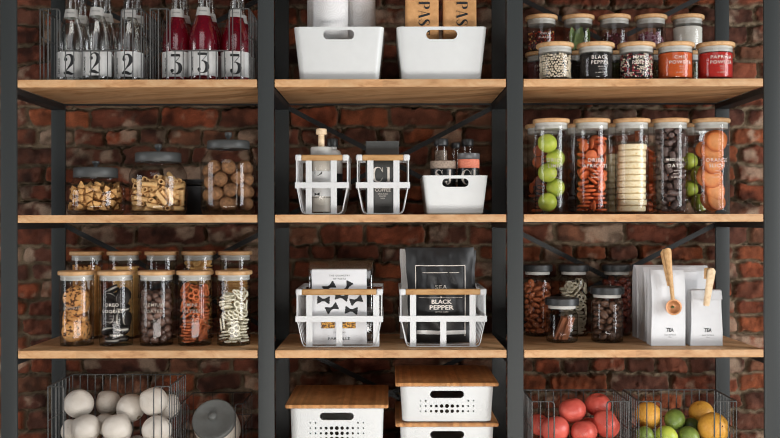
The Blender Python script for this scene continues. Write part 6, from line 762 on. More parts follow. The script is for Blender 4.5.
# ------------------------------------------------------------------ dark wire baskets (upper left, bottom left, bottom right)
def wire_basket(label,cx,y0,z,w,d,h,dip,riser,cols=12,sides=7,mat='wire',group=None,r=.0015):
    t=thing('wire_basket',label,'basket',(cx,y0,z),group=group)
    hw=w/2
    def corner(a,b,c,rad,n=4):
        a,b,c=Vector(a),Vector(b),Vector(c); p=b+(a-b).normalized()*rad; q=b+(c-b).normalized()*rad
        return [p.lerp(b,i/n).lerp(b.lerp(q,i/n),i/n) for i in range(n+1)]
    rr=.009
    P=[(-hw,0,h),(-hw+riser,0,h),(-hw+riser,0,dip),(hw-riser,0,dip),(hw-riser,0,h),(hw,0,h),(hw,d,h),(-hw,d,h)]
    pts=[]
    n=len(P)
    for i in range(n):
        rad=rr if i in(1,2,3,4) else .004
        pts+=corner(P[i-1],P[i],P[(i+1)%n],rad)
    MB().tube(pts,r*1.25,6,closed=True).build('rim',MT[mat],t,smooth=80)
    mb=MB(); zb=.002
    for k in range(cols+1):
        x=-hw+w*k/cols
        top=h if abs(x)>hw-riser-.002 else dip
        if abs(abs(x)-(hw-riser))<.007 and 0<k<cols: top=dip
        mb.tube([(x,0,top),(x,0,zb)],r,5); mb.tube([(x,d,h),(x,d,zb)],r,5); mb.tube([(x,0,zb),(x,d,zb)],r,5)
    mb.build('wire_uprights',MT[mat],t,smooth=80)
    mb=MB()
    for k in range(1,sides):
        y=d*k/sides
        for s in(-1,1): mb.tube([(s*hw,y,h),(s*hw,y,zb)],r,5)
        mb.tube([(-hw,y,zb),(hw,y,zb)],r,5)
    mb.build('side_wires',MT[mat],t,smooth=80)
    mb=MB(); mb.tube([(-hw,0,zb),(hw,0,zb),(hw,d,zb),(-hw,d,zb)],r*1.25,6,closed=True)
    mb.tube([(-hw,0,h*.62),(-hw,d,h*.62),(hw,d,h*.62),(hw,0,h*.62)],r,5)
    mb.build('base_frame',MT[mat],t,smooth=80)
    return t
wire_basket('dark wire basket with a low front holding clear bottles numbered two',-.757,.03,S1,.256,.186,.183,.077,.050)
wire_basket('dark wire basket with a low front holding pink bottles numbered three',-.481,.03,S1,.250,.186,.183,.077,.050)
wire_basket('largest dark wire basket, heaped with white onions, bottom left',-.713,.03,S4,.3075,.19,.227,.09,.040,cols=15)
wire_basket('dark wire basket of red tomatoes beside the inner post',.4815,.03,S4,.2435,.165,.187,.08,.055)
wire_basket('dark wire basket of oranges and limes, bottom right',.7525,.03,S4,.2475,.165,.187,.08,.056)
wire_basket('thin black wire basket holding the tipped grey lidded jar',-.472,.135,S4,.165,.165,.1625,.028,.020,cols=3,sides=3,mat='thin_wire',r=.0011)

# bottles
BP=[(.032,.0004),(.0365,.003),(.0375,.007),(.0375,.100),(.0365,.112),(.0340,.126),(.0292,.142),(.0235,.156),(.0190,.169),(.0150,.190),(.0128,.212),(.0125,.285),(.0148,.288),(.0148,.300)]
def bottle_mesh(): return MB().lathe(BP,36,cap1=False).mesh('glass_body',MT['bottle_glass'],smooth=70)
BM=bottle_mesh()
def bottle(label,x,y,num,drink,front):
    t=thing('swing_top_bottle',label,'bottle',(x,y,S1+.004))
    put('glass_body',BM,t)
    if drink:
        MB().lathe([(r-.0012,z+.001) for r,z in BP[:9]]+[(.0150,.184)],36).build('drink',MT['pink_drink'],t,smooth=70)
    mb=MB(); n=28; r=.0379; vs=[]
    for z in(.0115,.0765):
        for k in range(n+1):
            a=-1.52+3.04*k/n; vs.append((r*math.sin(a),-r*math.cos(a),z))
    mb.add(vs,[(k,k+1,n+2+k,n+1+k) for k in range(n)])
    lb=mb.build('paper_label',MT['label'],t,smooth=80)
    mb=MB(); fn=cyl(.0383,.05)
    glyph(mb,num,fn,-.0125,.0175,.0515)
    write(mb,'LIMONADE',fn,-.0262,.040,h=.0075,w=.040,bold=.015,rot=PI/2)
    mb.build('lettering',MT['ink'],lb,smooth=0)
    mb=MB(); mb.lathe([(.0197,.1680),(.0176,.179),(.0157,.190)],32,cap0=False,cap1=False)
    nl=mb.build('neck_label',MT['neck_paper'],t,smooth=80)
    mb=MB(); write(mb,'LIMONADE',cyl(.0183,.1),0,.1795,h=.0032); mb.build('lettering',MT['smoke'],nl,smooth=0)
    MB().lathe([(.010,.288),(.0152,.300),(.0152,.308),(.010,.312)],20).build('stopper',MT['white_plastic'],t,smooth=50)
w3=['left','middle','right']
for i,x in enumerate((-.826,-.7535,-.677)):
    bottle('clear bottle with a number two label, %s of the front three'%w3[i],x,.0715 if i==1 else .0935,'2',0,1)
    bottle('clear number two bottle standing behind the %s front one'%w3[i],x+.001,.1495 if i==1 else .1715,'2',0,0)
for i,x in enumerate((-.5525,-.4795,-.4005)):
    bottle('pink drink bottle with a number three label, %s of the front three'%w3[i],x,.0715 if i==1 else .0935,'3',1,1)
    bottle('pink number three bottle standing behind the %s front one'%w3[i],x+.001,.1495 if i==1 else .1715,'3',1,0)

# ------------------------------------------------------------------ white bins with a grip slot
def bin_mesh(wt,wb,dt,db,h,slot,slz,th=.003,cr=.016,holes=None):
    mb=MB(); rg=[rrect(wb-.012,db-.012,cr*.6,0),rrect(wb-.002,db-.002,cr*.8,.002),rrect(wb,db,cr*.8,.006)]
    n=6
    for i in range(1,n+1):
        f=i/n; rg.append(rrect(wb+(wt-wb)*f,db+(dt-db)*f,cr,.006+(h-.006)*f))
    rg.append(rrect(wt-th*2,dt-th*2,cr-th,h))
    for i in range(n,-1,-1):
        f=i/n; rg.append(rrect(wb+(wt-wb)*f-2*th,db+(db and (dt-db)*f)-2*th,cr*.8,.006+(h-.006)*f-(0 if i else .0)))
    rg=[r for r in rg]
    mb.loft(rg)
    me=mb.mesh('bin',MT['white_plastic'],smooth=0)
    cb=MB(); c=capsule(*slot)
    cb.loft([[(x,-dt,slz+z) for x,z in c],[(x,dt,slz+z) for x,z in c]])
    if holes:
        for hx,hz,hr in holes:
            ring=[(hx+hr*math.cos(2*PI*k/10),hz+hr*math.sin(2*PI*k/10)) for k in range(10)]
            cb.loft([[(x,-dt,z) for x,z in ring],[(x,-db*.25,z) for x,z in ring]])
    bmx=bmesh.new(); me0=cb.mesh('c',MT['white_plastic'],smooth=0); bmx.from_mesh(me0); bmesh.ops.recalc_face_normals(bmx,faces=bmx.faces); bmx.to_mesh(me0); bmx.free()
    bmx=bmesh.new(); bmx.from_mesh(me); bmesh.ops.recalc_face_normals(bmx,faces=bmx.faces); bmx.to_mesh(me); bmx.free()
    return boolean(me,me0,[MT['white_plastic']])
B1=bin_mesh(.229,.2015,.270,.245,.136,(.0785,.0235),.1165)
o=put('storage_bin',B1,None,(-.129,.03+.135,S1+.0008)); tag(o,'large white plastic bin with grip slot holding paper towel rolls','bin')
o=put('storage_bin',B1,None,(.1318,.03+.135,S1+.0008)); tag(o,'large white plastic bin with grip slot holding two kraft pasta packs','bin')
B2=bin_mesh(.165,.143,.250,.232,.0985,(.0675,.0215),.0800,cr=.008)
o=put('storage_bin',B2,None,(.1665,.04+.125,S2+.0008)); tag(o,'small white plastic bin with grip slot holding condiment jars and grinders','bin')
# paper towel rolls
def towel_mat():
    m,t,o=nt('embossed_towel'); v=obco(t)
    w=N(t,'ShaderNodeTexVoronoi'); w.inputs['Scale'].default_value=26; t.links.new(v,w.inputs['Vector'])
    s=N(t,'ShaderNodeMath',operation='MULTIPLY'); s.inputs[1].default_value=46; t.links.new(w.outputs['Distance'],s.inputs[0])
    q=N(t,'ShaderNodeMath',operation='SINE'); t.links.new(s.outputs[0],q.inputs[0])
    c=ramp(t,q.outputs[0],[(0,lin((214,214,214))),(.6,lin((221,221,221)))])
    finish(t,o,c,.85,0,.1,q.outputs[0],.0006,.4); return m
MT['towel']=towel_mat()
RM=MB().lathe([(.046,0),(.046,.240),(.020,.2402),(.020,.0),(.046,0)],48,cap0=False,cap1=False).mesh('towel',MT['towel'],smooth=40)
for a,x,y in(('front',X(331,2.52),2.52-D),('right rear',X(359,2.612),2.612-D),('left rear',-.180,2.632-D)):
    o=put('paper_towel_roll',RM,None,(x,y,S1+.0080)); tag(o,'white embossed paper towel roll, %s of three in the bin'%a,'paper towel roll','paper towel rolls in the bin')
# kraft pasta packs
def pasta_pack(label,cx,y):
    t=thing('pasta_pack',label,'pasta pack',(cx,y,S1+.0080))
    rg=[rrect(.082,.062,.006,0),rrect(.086,.066,.008,.004),rrect(.086,.066,.008,.15),rrect(.086,.060,.008,.22),rrect(.086,.020,.004,.27),rrect(.086,.006,.002,.295)]
    MB().loft(rg).build('paper_pouch',MT['kraft'],t,smooth=50)
    mb=MB(); fn=lambda u,v:(u,-.0334,v); x=-.009; z=.2015
    for ch,adv in(('P',.0222),('A',.0232),('S',.0212),('T',.021),('A',.02)):
        glyph(mb,ch,fn,x,z,.0285,rot=-PI/2); z-=adv
    mb.build('lettering',MT['ink'],t,smooth=0)
pasta_pack('brown kraft pasta pack with black lettering, left of the pair',.0838,.105)
pasta_pack('brown kraft pasta pack with black lettering, right of the pair',.1812,.105)

# ------------------------------------------------------------------ white wire baskets with a bamboo handle
def white_basket(label,cx,y0,z,w,d,h,bars,taper):
    t=thing('handled_basket',label,'basket',(cx,y0,z+.0012)); hw=w/2; hb=hw-taper; zm=h*.485
    fb=.0022
    # front: corner clips, bamboo grip, band and flat bars
    g=MB().box(-hw+.015,hw-.015,-.002,.010,h-.0155,h-.0005).build('bamboo_grip',MT['bamboo_handle'],t,bevel=.004,seg=3)
    for s in(-1,1):
        MB().box(min(s*hw,s*(hw-.0155)),max(s*hw,s*(hw-.0155)),-.003,.011,h-.0165,h).build('corner_clip',MT['white_metal'],t,bevel=.004,seg=3)
    band=MB()
    for y,yy in((-.0015,.0005),(d-.0005,d+.0015)): band.box(-hw-.0005,hw+.0005,y,yy,zm-.0075,zm+.0075)
    for s in(-1,1): band.box(s*hw-.001,s*hw+.001,-.001,d+.001,zm-.0075,zm+.0075)
    band.build('flat_band',MT['white_metal'],t,smooth=0)
    for x in bars:
        MB().box(x-.0078,x+.0078,.0008,.0026,.001,zm if abs(x)<.01 else h-.004).build('flat_bar',MT['white_metal'],t,smooth=0)
    # wires
    mb=MB(); rw=.0013
    for y in(0,d):
        pts=[(-hw+.003,y,h-.008),(-hw+.003,y,zm),(-hb-.004,y,.012),(-hb,y,.004),(-hb+.008,y,rw),(hb-.008,y,rw),(hb,y,.004),(hb+.004,y,.012),(hw-.003,y,zm),(hw-.003,y,h-.008)]
        mb.tube(pts,rw*1.15,6)
    n=5 if d<.22 else 7
    for k in range(1,n+1):
        y=d*k/(n+1)
        mb.tube([(-hw+.002,y,h-.006),(-hw+.003,y,zm),(-hb-.002,y,.010),(-hb+.006,y,rw),(hb-.006,y,rw),(hb+.002,y,.010),(hw-.003,y,zm),(hw-.002,y,h-.006)],rw,5)
    mb.build('wire_frame',MT['white_metal'],t,smooth=80)
    mb=MB()
    for s in(-1,1): mb.box(s*hw-.001,s*hw+.001,.008,d,h-.012,h-.002)
    mb.box(-hw,hw,d-.001,d+.001,h-.012,h-.002); mb.build('top_band',MT['white_metal'],t,smooth=0)
white_basket('small white metal basket with bamboo grip holding a pump bottle',-.1735,.05,S2,.136,.17,.1525,(-.0335,.0300),.019)
white_basket('small white metal basket with bamboo grip holding a black coffee pack',-.0179,.05,S2,.136,.17,.1525,(-.0320,.0345),.019)
white_basket('wide white metal basket with bamboo grip holding a bow tie pasta box',-.1300,.05,S3,.2215,.25,.1485,(-.0765,0,.0945),.020)
white_basket('wide white metal basket with bamboo grip holding a black foil bag',.1350,.05,S3,.2215,.25,.1485,(-.0765,.0005,.0755),.020)

# pump bottle and black capped bottle
YPB=.05+.055
t=thing('pump_bottle','cream filled glass pump bottle with pale wooden pump in white basket','bottle',(X(321.5,2.505),YPB,S2+.0047)); r=.0253
MB().lathe([(r-.004,0),(r,.004),(r,.142),(r-.003,.148),(r-.004,.151)],32,cap1=False).build('glass_body',MT['glass'],t,smooth=60)
MB().lathe([(r-.002,.003),(r-.002,.040)],32).build('lotion',MT['cream'],t,smooth=40)
MB().lathe([(r-.002,.0412),(r-.002,.142)],32).build('upper_lotion',MT['cream'],t,smooth=40)
lb=MB().lathe([(r+.0004,.043),(r+.0004,.109)],32,cap0=False,cap1=False).build('paper_label',MT['label'],t,smooth=60)
mb=MB(); fn=cyl(r+.0008); mb.add([fn(*p) for p in((-.017,.107),(.003,.107),(.003,.101),(-.007,.096),(-.017,.101))],[(0,1,2,3,4)]); mb.add([fn(*p) for p in((-.018,.0445),(-.018,.053),(-.0105,.049),(-.003,.053),(-.003,.0445))],[(0,1,2),(0,2,4),(2,3,4)]); mb.add([fn(*p) for p in((-.024,.1092),(.022,.1092),(.022,.1078),(-.024,.1078))],[(0,1,2,3)]); mb.build('mark',MT['ink'],lb,smooth=0)
c=MB().lathe([(r+.001,.147),(r+.0028,.149),(r+.0028,.168),(r+.001,.1715),(.010,.172)],32).build('collar',MT['seal'],t,smooth=45)
p=MB().lathe([(.0080,.172),(.0080,.2045)],20); p.lathe([(.0130,.2045),(.0140,.206),(.0140,.217),(.0125,.2195)],20); p.build('wooden_pump',MT['spoon'],t,smooth=45)
t=thing('capped_bottle','white bottle with black cap standing behind the pump bottle','bottle',(X(332.5,2.57),.05+.118,S2+.0047)); r=.027
MB().lathe([(r-.003,0),(r,.004),(r,.150),(r-.006,.166),(.012,.170),(.012,.177)],28).build('bottle_body',MT['label'],t,smooth=60)
lb=MB().lathe([(r+.0004,.020),(r+.0004,.105)],28,cap0=False,cap1=False).build('dark_label',MT['ink'],t,smooth=60)
MB().lathe([(.0145,.177),(.0150,.179),(.0150,.197),(.0135,.199)],24).build('black_cap',MT['black_lid'],t,smooth=45)
# coffee pack
t=thing('coffee_pack','black coffee pack with large white serif letters in white basket','coffee pack',(X(382.5,2.50),.05+.05,S2+.0047))
w=.0865
rg=[rrect(w-.006,.052,.004,0),rrect(w,.056,.006,.004),rrect(w,.056,.006,.120),rrect(w,.040,.005,.150),rrect(w,.012,.003,.166),rrect(w,.005,.002,.170),rrect(w,.004,.0018,.187)]
MB().loft(rg).build('pouch',MT['black_bag'],t,smooth=45)
mb=MB(); fn=flat(-.0284); glyph(mb,'C',fn,-.0265,.0795,.0385); glyph(mb,'l',fn,.0105,.0795,.0385)
write(mb,'COFFEE',fn,.001,.0590,h=.0085,w=.041,bold=.012); write(mb,'whole beans',fn,.001,.0490,h=.0035); write(mb,'ROASTED',fn,.001,.043,h=.0028); write(mb,'arabica',fn,.001,.038,h=.0028)
mb.build('lettering',MT['lettering'],t,smooth=0)
# condiment jars and grinders in the small bin
def condiment(label,x,y,r,lidm,lid0,lid1,low,lowm,gl):
    t=thing('condiment_jar',label,'jar',(x,y,S2+.0080))
    MB().lathe([(r-.004,0),(r,.004),(r,low)],32).build('jar_body',MT['black_jar'],t,smooth=45)
    if lowm: MB().lathe([(r,low+.0002),(r,lid0-.001),(r-.004,lid0)],32).build('pink_salt_band',MT[lowm],t,smooth=45)
    MB().lathe([(r-.0005,lid0),(r+.0008,lid0+.0015),(r+.0008,lid1-.0015),(r-.001,lid1)],32).build('lid',MT[lidm],t,smooth=45)
    mb=MB(); fn=cyl(r+.0005)
    for ch,ox in gl: glyph(mb,ch,fn,ox,.0700,.038)
    mb.build('lettering',MT['lettering'],t,smooth=0)
z0=-.0065
condiment('dark jar with beige lid and white letters in the small bin',.1390,.11,.0335,'beige',.118+z0,.1385+z0,.117+z0,None,(('S',-.024),('J',.003)))
condiment('dark jar with pink salt band and black lid in the small bin',.2055,.11,.0285,'smoke',.1428+z0,.1585+z0,.119+z0,'pink',(('C',-.022),('l',.0085)))
def grinder(label,x,y,r,h,cap,cont):
    t=thing('spice_grinder',label,'grinder',(x,y,S2+.0080))
    MB().lathe([(r-.002,0),(r,.003),(r,cap-.001)],24,cap1=False).build('glass_body',MT['glass'],t,smooth=50)
    if cont: MB().lathe([(r-.002,.003),(r-.002,cont)],24).build('salt',MT['beige'],t,smooth=40)
    MB().lathe([(r+.0005,cap),(r+.0015,cap+.002),(r+.0015,h-.002),(r,h)],24).build('grinder_cap',MT['black_lid'],t,smooth=45)
grinder('spice grinder with black cap and beige salt behind the beige lidded jar',.138,.195,.0185,.197,.178,.165)
grinder('slim dark capped grinder beside the beige salt grinder',.1785,.200,.0105,.187,.172,0)
grinder('slim spice grinder with black cap behind the pink salt jar',.2105,.205,.0150,.197,.178,.03)

# pasta box with bow ties
t=thing('pasta_box','white pasta box printed with black bow tie shapes in wide white basket','pasta box',(X(339.3,2.49),.05+.045,S3+.0047))
w,h=.1415,.1935
MB().box(-w/2,w/2,-.018,.018,0,h).build('carton',MT['paper'],t,bevel=.0015)
mb=MB(); fn=flat(-.0184)
def bow(mb,fn,cx,cz,s,a):
    c,sn=math.cos(a),math.sin(a)
    def T(x,z): return fn(cx+(x*c-z*sn)*s,cz+(x*sn+z*c)*s)
    for q in(-1,1):
        z=[(q*.12,.18),(q*.9,.62),(q*1.0,.4),(q*.94,.2),(q*1.02,.0),(q*.94,-.2),(q*1.0,-.4),(q*.9,-.62),(q*.12,-.18)]
        mb.add([T(*p) for p in(z if q<0 else z[::-1])],[tuple(range(9))])
    mb.add([T(-.16,-.22),T(.16,-.22),T(.16,.22),T(-.16,.22)],[(0,1,2,3)])
sp=2.47/F
for bxp,byp,a in((329.3,287.5,.5),(323.6,300.6,-.05),(341.8,297.5,-.2),(347.5,288,1.1),(356.4,301,.35),(332,308.8,.45),(351.5,311,-.1)):
    bow(mb,fn,(bxp-339.3)*sp,(Z(byp,2.475)-S3-.003),.0165,a)
mb.build('bow_tie_print',MT['ink'],t,smooth=0); mb=MB()
write(mb,'THE GEOMETRY',fn,.001,.1775,h=.0042,space=1.3); write(mb,'OF PASTA',fn,.001,.1690,h=.0042,space=1.3)
write(mb,'DI',fn,-.012,.0310,h=.004); write(mb,'NO',fn,.012,.0310,h=.004); write(mb,'FARFALLE',fn,0,.0150,h=.0068,w=.056)
mb.build('lettering',MT['ink'],t,smooth=0)
for x0,x1 in((-.046,-.0115),(.0065,.0425)):
    MB().box(x0,x1,-.0188,-.0178,.0415,.0575).build('pasta_window',spots('pasta_window',(214,160,72),(96,62,30),220,.5,.5),t,smooth=0)
t=thing('clear_pasta_pack','clear plastic pack of dark bow ties behind the pasta box','pasta pack',(X(341,2.57),.05+.118,S3+.0047))
MB().loft([rrect(.168,.05,.006,0),rrect(.172,.052,.008,.006),rrect(.172,.05,.008,.16),rrect(.172,.03,.006,.195),rrect(.172,.006,.002,.212)]).build('film',MT['clear_film'],t,smooth=50)
MBW=MB(); 
bow(MBW,lambda u,v:(u,.004*math.sin(u*300),v),0,0,.017,0); bow(MBW,lambda u,v:(u,.002+.004*math.sin(u*300),v),0,0,.017,0)
bwm=MBW.mesh('dark_bow_tie',MT['ink'],smooth=0)
for k in range(16):
    put('dark_bow_tie',bwm,t,(-.062+.041*(k%4)+R.uniform(-.004,.004),-.012+.008*(k%3),.024+.04*(k//4)),(R.uniform(-.4,.4),R.uniform(-.8,.8),R.uniform(-.5,.5)))
# foil bags
def bag(name,label,cx,y,z,w,h,dep,mat,lean=0,seed=1,cat='bag',wt=None,rz=0):
    t=thing(name,label,cat,(cx,y,z),(lean,0,rz)); rr=random.Random(seed); n,m=28,36; wt=wt or w
    def S(u,v,side=-1):
        # u -1..1, v 0..1
        pil=max(0,(1-abs(u)**2.6))*math.sin(PI*min(1,max(0,(v*.93+.02))))**.55
        ww=(w+(wt-w)*v)/2*(1-.05*math.sin(PI*v))
        wr=.0022*math.sin(7*u+9*v+seed)*math.sin(5*v*3+2*u)+.0015*math.sin(23*u*v+11*v+seed)
        if v>.94: wr=.0006*math.sin(60*u); 
        return (u*ww+.001*math.sin(19*v+seed),side*(dep/2*pil+.0007)+wr*pil*2.2,h*v)
    mb=MB()
    for side in(-1,1):
        vs=[S(-1+2*i/n,j/m,side) for j in range(m+1) for i in range(n+1)]
        fs=[]
        for j in range(m):
            for i in range(n):
                q=(j*(n+1)+i,j*(n+1)+i+1,(j+1)*(n+1)+i+1,(j+1)*(n+1)+i); fs.append(q if side<0 else q[::-1])
        mb.add(vs,fs)
    mb.build('pouch',mat,t,smooth=60)
    return t,S
fw,fh=.181,.248
t,S=bag('foil_bag','black foil bag lettered sea and black pepper in wide white basket',X(439.5,2.50),.05+.060,S3+.0052,.168,fh,.075,MT['foil'],0,3,'snack bag',wt=fw)
def sf(u,v):
    p=S(u/(fw/2)*1.0,v/fh); return (u,p[1]-.0012,v)
mb=MB()
def line(x0,z0,x1,z1,th):
    n=24
    for k in range(n):
        a=k/n;b=(k+1)/n; xa,za,xb,zb=x0+(x1-x0)*a,z0+(z1-z0)*a,x0+(x1-x0)*b,z0+(z1-z0)*b
        if abs(x1-x0)>abs(z1-z0): q=[(xa,za-th),(xb,zb-th),(xb,zb+th),(xa,za+th)]
        else: q=[(xa-th,za),(xa+th,za),(xb+th,zb),(xb-th,zb)]
        mb.add([sf(*p) for p in q],[(0,1,2,3)])
zq=lambda py:Z(py,2.465)-S3-.004
xq=lambda px:(px-439.5)*2.465/F
for px in(415,465): line(xq(px),zq(266.5),xq(px),zq(338),.0009)
line(xq(415),zq(266.5),xq(465),zq(266.5),.0010); line(xq(422),zq(273.5),xq(459),zq(273.5),.0007); line(xq(418),zq(298.5),xq(462),zq(298.5),.0004)
write(mb,'SEA',sf,xq(440.5),zq(288),h=.0105,w=.031,bold=.015); write(mb,'&',sf,xq(440.5),zq(298),h=.006)
write(mb,'BLACK',sf,xq(441),zq(302.5),h=.0110,w=.052,bold=.02); write(mb,'PEPPER',sf,xq(441),zq(308.3),h=.0110,w=.062,bold=.02); write(mb,'KETTLE CHIPS',sf,xq(441),zq(313),h=.0034,w=.034)
mb.build('lettering',MT['lettering'],t,smooth=0)
mb=MB(); line(xq(416),zq(334),xq(466),zq(334),.0052); mb.build('silver_strip',MT['silver'],t,smooth=0)
t,S=bag('pale_bag','pale grey bag leaning behind the black foil bag','snack bag',X(436,2.60) if 0 else X(433,2.60),.05+.150,S3+.004,.168,.248,.05,MT['silver'],0,7) if 0 else bag('pale_bag','pale grey bag leaning behind the black foil bag',X(429,2.60),.05+.140,S3+.0055,.160,.242,.045,MT['label'],0,7,'snack bag')
t,S=bag('dark_bag','dark bag standing at the back of the black foil bag basket',X(447,2.66),.05+.205,S3+.0052,.160,.236,.045,MT['foil'],-.02,9,'snack bag')

# ------------------------------------------------------------------ white paper bags, tea bags, clips
def paper_bag(name,label,cx,yf,w,d,h,wt=None,fold=0,seed=0,cat='paper bag'):
    t=thing(name,label,cat,(cx,yf+d/2,S3+.0006)); wt=wt or w; rr=random.Random(seed)
    rg=[]
    for z,f,dd in((0,1,1),(h*.02,1.0,1.0),(h*.25,.995,.99),(h*.5,.985,.97),(h*.75,.99,.92),(h*.93,1,.78),(h,1,.30)):
        ww=(w+(wt-w)*z/h)*f; dp=d*dd
        ring=[]; n=10
        for s,(ax,ay,bx_,by_) in enumerate(((-1,-1,1,-1),(1,-1,1,1),(1,1,-1,1),(-1,1,-1,-1))):
            for k in range(n):
                f2=k/n; x=(ax+(bx_-ax)*f2)*ww/2; y=(ay+(by_-ay)*f2)*dp/2
                if s in(1,3): x-=math.copysign(1,x)*.009*math.sin(PI*f2)*(z/h)
                if 0<z<h: y+=.0006*math.sin(x*90+z*60+seed)*(1 if s in(0,2) else 0); x+=.0008*math.sin(z*110+seed)
                ring.append((x,y,z))
        rg.append(ring)
    b_=MB().loft(rg).build('paper_body',MT['paper'],t,smooth=35)
    return t
paper_bag('paper_bag','plain white paper bag at the back beside the black lidded jar',X(652,2.64),2.63-D,.090,.050,.199,seed=1)
paper_bag('paper_bag','plain white paper bag directly behind the taller tea bag',X(670.5,2.56),2.555-D,.142,.060,.1985,seed=2)
paper_bag('paper_bag','plain white paper bag at the back behind the smaller tea bag',X(689,2.66),2.635-D,.098,.060,.197,seed=3)
def tea_text(t,y,x,z):
    mb=MB(); fn=lambda u,v:(u,y,v)
    write(mb,'TEA',fn,x,z,h=.0100,w=.0185,bold=.02); mb.build('lettering',MT['ink'],t,smooth=0)
    mb=MB(); write(mb,'loose leaf blend',fn,x,z-.0125,h=.0036,w=.030); write(mb,'100 g e',fn,x,z-.0185,h=.0032); mb.build('fine_print',MT['smoke'],t,smooth=0)
t1=paper_bag('tea_bag','taller white paper tea bag with wooden scoop clipped to its front',.7160,2.47-D,.088,.044,.195,wt=.087,seed=4,cat='tea bag'); tea_text(t1,-.0228,.004,.0410)
t2=paper_bag('tea_bag','smaller folded white paper tea bag closed with a wooden clip',.8145,2.47-D,.083,.048,.142,wt=.077,seed=5,cat='tea bag'); tea_text(t2,-.0248,.003,.0400)
fl=MB(); rg=[]
for z,y in((.119,-.0255),(.1205,-.0275),(.142,-.0195),(.1435,-.012)): rg.append([(-.0392,y,z),(.0392,y,z),(.0392,y+.003,z+.001),(-.0392,y+.003,z+.001)])
fl.loft(rg).build('folded_top',MT['paper'],t2,smooth=30)
# scoop clip
def ribbon(mb,pts,ws,th,mi=0):
    """flat wooden bar along pts with half widths ws, lying in the plane facing the viewer"""
    rg=[]
    for i,(x,y,z) in enumerate(pts):
        a=Vector(pts[max(i-1,0)]);b=Vector(pts[min(i+1,len(pts)-1)]); d=(b-a).normalized(); s=d.cross(Vector((0,1,0))).normalized(); q=s.cross(d).normalized()
        rg.append([tuple(Vector((x,y,z))+s*ws[i]*math.cos(2*PI*k/12)+q*th*math.sin(2*PI*k/12)) for k in range(12)])
    mb.loft(rg,mi)
MT['scoop']=wood('scoop_wood',(206,164,112),(222,184,134),(176,132,84),rot=PI/2,gs=2)
MT['copper']=M('copper_rim',(206,148,102),.4,.2,.5,.1,120)
Ysc=2.452
sx0=X(673.2,Ysc); sz0=Z(307.5,Ysc)
t=thing('tea_scoop','wooden tea scoop with copper coloured bowl clipped on the taller tea bag','scoop',(sx0,Ysc-D,sz0))
hx,hz=X(667,Ysc)-sx0,Z(249,Ysc)-sz0
mb=MB(); ribbon(mb,[(hx*.115,-.002,hz*.115),(hx*.35,-.003,hz*.35),(hx*.65,-.003,hz*.65),(hx*.93,-.002,hz*.93),(hx*.99,-.002,hz*.99),(hx*1.01,-.002,hz*1.01)],[.0050,.0054,.0070,.0100,.0092,.003],.0040)
mb.build('handle',MT['scoop'],t,smooth=60)
mb=MB(); ribbon(mb,[(hx*.3-.0025,.0075,hz*.36),(hx*.65-.004,.0075,hz*.65),(hx*.93-.006,.0075,hz*.93),(hx*.99-.006,.0075,hz*.99)],[.006,.008,.0105,.004],.003); mb.build('clip_arm',MT['scoop'],t,smooth=60)
Rx=Matrix.Rotation(PI/2,4,'X')@Matrix.Diagonal((1.1,1.1,1,1))
mb=MB(); mb.lathe([(.0012,-.0102),(.008,-.0085),(.0130,-.0035),(.0148,.004),(.0186,.0048),(.0188,.0035),(.0172,-.002),(.0130,-.0085),(.006,-.0118),(.001,-.0125)],32,M=Rx); mb.build('scoop_bowl',MT['copper'],t,smooth=60)
mb=MB(); mb.ell(.0042,.0024,.0030,12,8,M=Matrix.Translation((.0005,.0070,-.001))); mb.build('rivet',MT['lime_dark'],t,smooth=60)
Ycl=2.448
cx0=X(706,Ycl); cz0=Z(306.5,Ycl)
t=thing('bag_clip','pale wooden clip closing the smaller tea bag','clip',(cx0,Ycl-D,cz0))
hx,hz=X(712,Ycl)-cx0,Z(268.5,Ycl)-cz0
mb=MB(); ribbon(mb,[(0,0,0),(hx*.03,0,hz*.03),(hx*.3,0,hz*.3),(hx*.6,0,hz*.6),(hx*.93,0,hz*.93),(hx*1.0,0,hz*1.0)],[.006,.0080,.0086,.0098,.0110,.004],.0034); mb.build('front_arm',MT['spoon'],t,smooth=60)
mb=MB(); ribbon(mb,[(hx*.70-.006,.008,hz*.70),(hx*.8-.006,.008,hz*.8),(hx*.97-.006,.009,hz*.97),(hx*1.0-.006,.009,hz*1.0)],[.008,.009,.0108,.004],.003); mb.build('back_arm',MT['scoop'],t,smooth=60)

# ------------------------------------------------------------------ lidded boxes at the bottom of the middle bay
def hole_rows(ztop,rows):
    out=[]
    for j in range(rows):
        for k in range(-5,6):
            if j==0 and abs(k)<4: continue
            out.append((k*.01345,ztop-.0165-j*.0134,(.0053,.0047,.0039,.0031,.0024,.0020)[abs(k)]))
    return out
def lidded_box(label,cx,z,h,rows,yf=.022):
    body=h-.0095
    me=bin_mesh(.2370,.2270,.285,.270,body,(.0860,.0190),body-.0205,th=.0025,cr=.018,holes=hole_rows(body-.0205,rows))
    t=thing('lidded_box',label,'box',(cx,yf+.1475,z))
    put('plastic_box',me,t)
    MB().loft([rrect(.2570,.292,.004,h-.0092),rrect(.2610,.296,.006,h-.0078),rrect(.2610,.296,.006,h-.0018),rrect(.2585,.2935,.005,h)]).build('bamboo_lid',MT['bamboo_board'],t,smooth=35)
lidded_box('white perforated box with bamboo lid standing alone on the left',-.1355,S4+.0005,.1805,7)
lidded_box('white perforated box with bamboo lid, underneath in the stack of two',.1435,S4+.0005,.1335,4)
lidded_box('white perforated box with bamboo lid, on top of the stack of two',.1435,S4+.1345,.1015,3)

